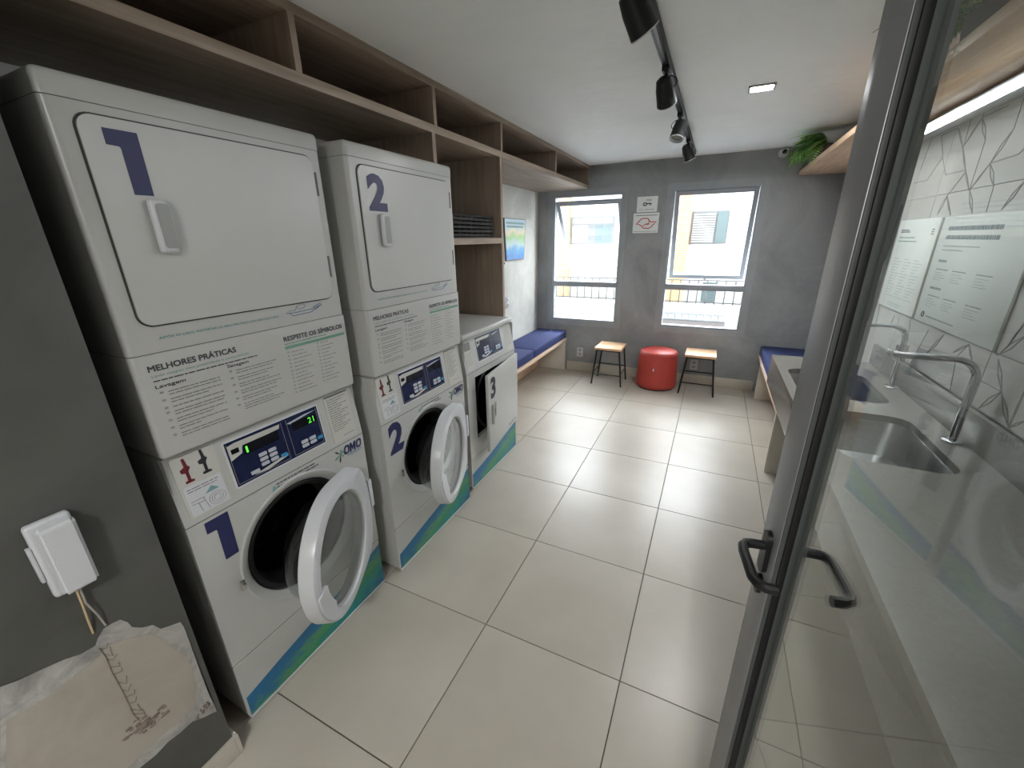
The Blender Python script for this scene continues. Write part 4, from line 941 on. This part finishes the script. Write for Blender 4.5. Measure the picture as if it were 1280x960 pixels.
spot(1.78, (0.15, 0.75, -0.75), 'black spotlight on the ceiling track, second from the camera')
spot(2.60, (-0.12, -0.35, -0.9), 'black spotlight on the ceiling track, third from the camera')
spot(3.42, (0.3, 0.3, -0.8), 'black spotlight on the ceiling track, closest to the windows')
def downlight(x, y, label):
    t = thing('downlight', label, 'light', (x, y, ZC))
    bm = BM()
    for q in ((-0.066, 0.066, 0.040, 0.050), (-0.066, 0.066, -0.050, -0.040), (-0.066, -0.054, -0.040, 0.040), (0.054, 0.066, -0.040, 0.040)): box(bm, q[0], q[1], q[2], q[3], -0.010, 0.0, 0.001, 1)
    obj('bezel', bm, GREYP, t)
    bx('diffuser', (-0.054, 0.054, -0.040, 0.040, -0.006, 0.0), mat('lamp_white', (0.98, 0.99, 1.0), 0.5, emit=100), t)
downlight(0.832, 2.42, 'square recessed white downlight in the ceiling right of the track')

# ------------------------------------------------------------------ open glass door
th = math.radians(98.6); D = Vector((math.cos(th), math.sin(th), 0))
d = thing('glass_door', 'open glass entrance door with grey aluminium frame and lever handles', 'door', (0.9054, 0.1146, 0), th)
# local frame: +x along the door towards its free edge, +y = left side normal (towards the machines)
LN = 0.86; HT = 2.14
def stile(name, x0, x1, z0, z1): return bx(name, (x0, x1, -0.022, 0.022, z0, z1), ALU, d, 0.002)
stile('lock_stile', 0.0, 0.078, 0.01, HT); stile('hinge_stile', -LN - 0.078, -LN, 0.01, HT)
stile('top_rail', -LN, 0.0, HT - 0.08, HT); stile('bottom_rail', -LN, 0.0, 0.01, 0.075)
bx('glass_pane', (-LN, 0.0, -0.003, 0.003, 0.075, HT - 0.08), GLASSD, d)
bx('glazing_gasket', (-0.006, 0.0, 0.003, 0.014, 0.075, HT - 0.08), BLACK, d, 0.001)
bx('shaded_bead', (-0.003, 0.0, 0.014, 0.0205, 0.075, HT - 0.08), mat('bead_shade', rgb(74, 78, 76), 0.5), d, 0.0005)  # dark strip over the stile return, its shade put into the colour
for s in (-1, 1):
    bm = BM(); zc = 1.115
    prism(bm, rrect(0.022, 0.050, zc - 0.055, zc + 0.030, 0.012, 5), s * 0.022, s * 0.030, FY); h = obj('handle_rose', bm, BLKMET, d)
    bm = BM(); prism(bm, rrect(0.025, 0.047, zc - 0.105, zc - 0.066, 0.010, 5), s * 0.022, s * 0.029, FY); obj('lock_cylinder', bm, BLKMET, d)
    bm = BM(); y = s * 0.066
    tube(bm, [(0.036, s * 0.028, zc), (0.036, s * 0.05, zc), (0.034, s * 0.060, zc), (0.026, y, zc), (0.01, y + s * 0.002, zc), (-0.052, y + s * 0.001, zc), (-0.064, y - s * 0.004, zc), (-0.070, y - s * 0.014, zc), (-0.071, s * 0.036, zc)], 0.0085, 10); obj('lever', bm, BLKMET, h)

# ------------------------------------------------------------------ unseen fill lamp added on the hall ceiling behind the camera
t = thing('hall_fill_lamp', 'round unseen fill lamp added on the hall ceiling outside the entrance', 'light', (0.8, -1.9, ZC))
bm = BM(); lathe(bm, [(0.16, 0), (0.16, -0.03), (0.15, -0.04)], 32); obj('rim', bm, PLAST, t)
bm = BM(); lathe(bm, [(0.15, -0.038), (0.09, -0.052), (0.001, -0.056)], 32); obj('diffuser', bm, mat('hall_fill_glow', (1, 0.99, 0.97), 0.5, emit=38), t)

# ------------------------------------------------------------------ outside: facade across the courtyard, balcony railing
f = thing('apartment_building', 'bright white apartment facade with brick piers seen through the windows', 'building', (0, 9.0, 0))
bx('wall', (-9, 8, 0, 0.3, -4, 3.2), FAC, f)
for a, b2 in ((-2.60, -2.36), (-0.12, 0.17)): bx('brick_pier', (a, b2, -0.12, 0, -4, 3.2), BRICK, f)
SH = mat('shutter_grey', rgb(76, 78, 78), 0.6); DG = mat('dark_pane', rgb(56, 70, 72), 0.5)
wn = bx('window', (-2.36, -1.36, -0.02, 0, 1.52, 2.10), SH, f)
bx('pane', (-2.30, -1.95, -0.024, -0.02, 1.55, 1.92), FAC, wn); bx('pane', (-1.78, -1.42, -0.024, -0.02, 1.55, 1.92), DG, wn); bx('head_panel', (-2.32, -1.40, -0.026, -0.02, 1.95, 2.07), mat('panel_pale', rgb(92, 94, 92), 0.6), wn)
wn = bx('window', (0.19, 0.86, -0.02, 0, 1.50, 2.12), SH, f)
for k in range(12): bx('louvre', (0.22, 0.62, -0.04, -0.02, 1.54 + k * 0.046, 1.562 + k * 0.046), FAC, wn)
bx('shutter_leaf', (0.66, 0.84, -0.05, -0.02, 1.53, 2.09), DG, wn)
wn = bx('window', (0.55, 0.80, -0.02, 0, 0.35, 0.75), DG, f)
t = thing('balcony_railing', 'white parapet with thin metal railing outside the windows', 'railing', (0, 6.5, 0))
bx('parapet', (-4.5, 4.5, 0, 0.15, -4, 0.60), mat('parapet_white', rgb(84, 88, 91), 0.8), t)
bx('coping', (-4.5, 4.5, -0.03, 0.18, 0.60, 0.635), FAC, t)
RAIL = mat('rail_grey', rgb(28, 29, 30), 0.6)
for z in (0.66, 1.0):
    bm = BM(); tube(bm, [(-4.4, 0.075, z), (4.4, 0.075, z)], 0.012, 6); obj('rail', bm, RAIL, t)
bar = None
for k in range(46):
    if bar is None:
        bm = BM(); tube(bm, [(0, 0.075, 0.635), (0, 0.075, 1.0)], 0.011, 6); bar = obj('baluster', bm, RAIL, t); o = bar
    else: o = bar.copy(); COL.objects.link(o); o.parent = t
    o.location = (-2.85 + k * 0.13, 0, 0)
for k in range(9): bx('vent_block', (0.05 + k * 0.105, 0.13 + k * 0.105, -0.02, 0, 0.41, 0.47), FAC, t, 0.004, 1)
bx('dark_panel', (-0.1, 0.98, -0.02, 0, 0.28, 0.375), mat('brown_panel', rgb(44, 38, 36), 0.7), t)
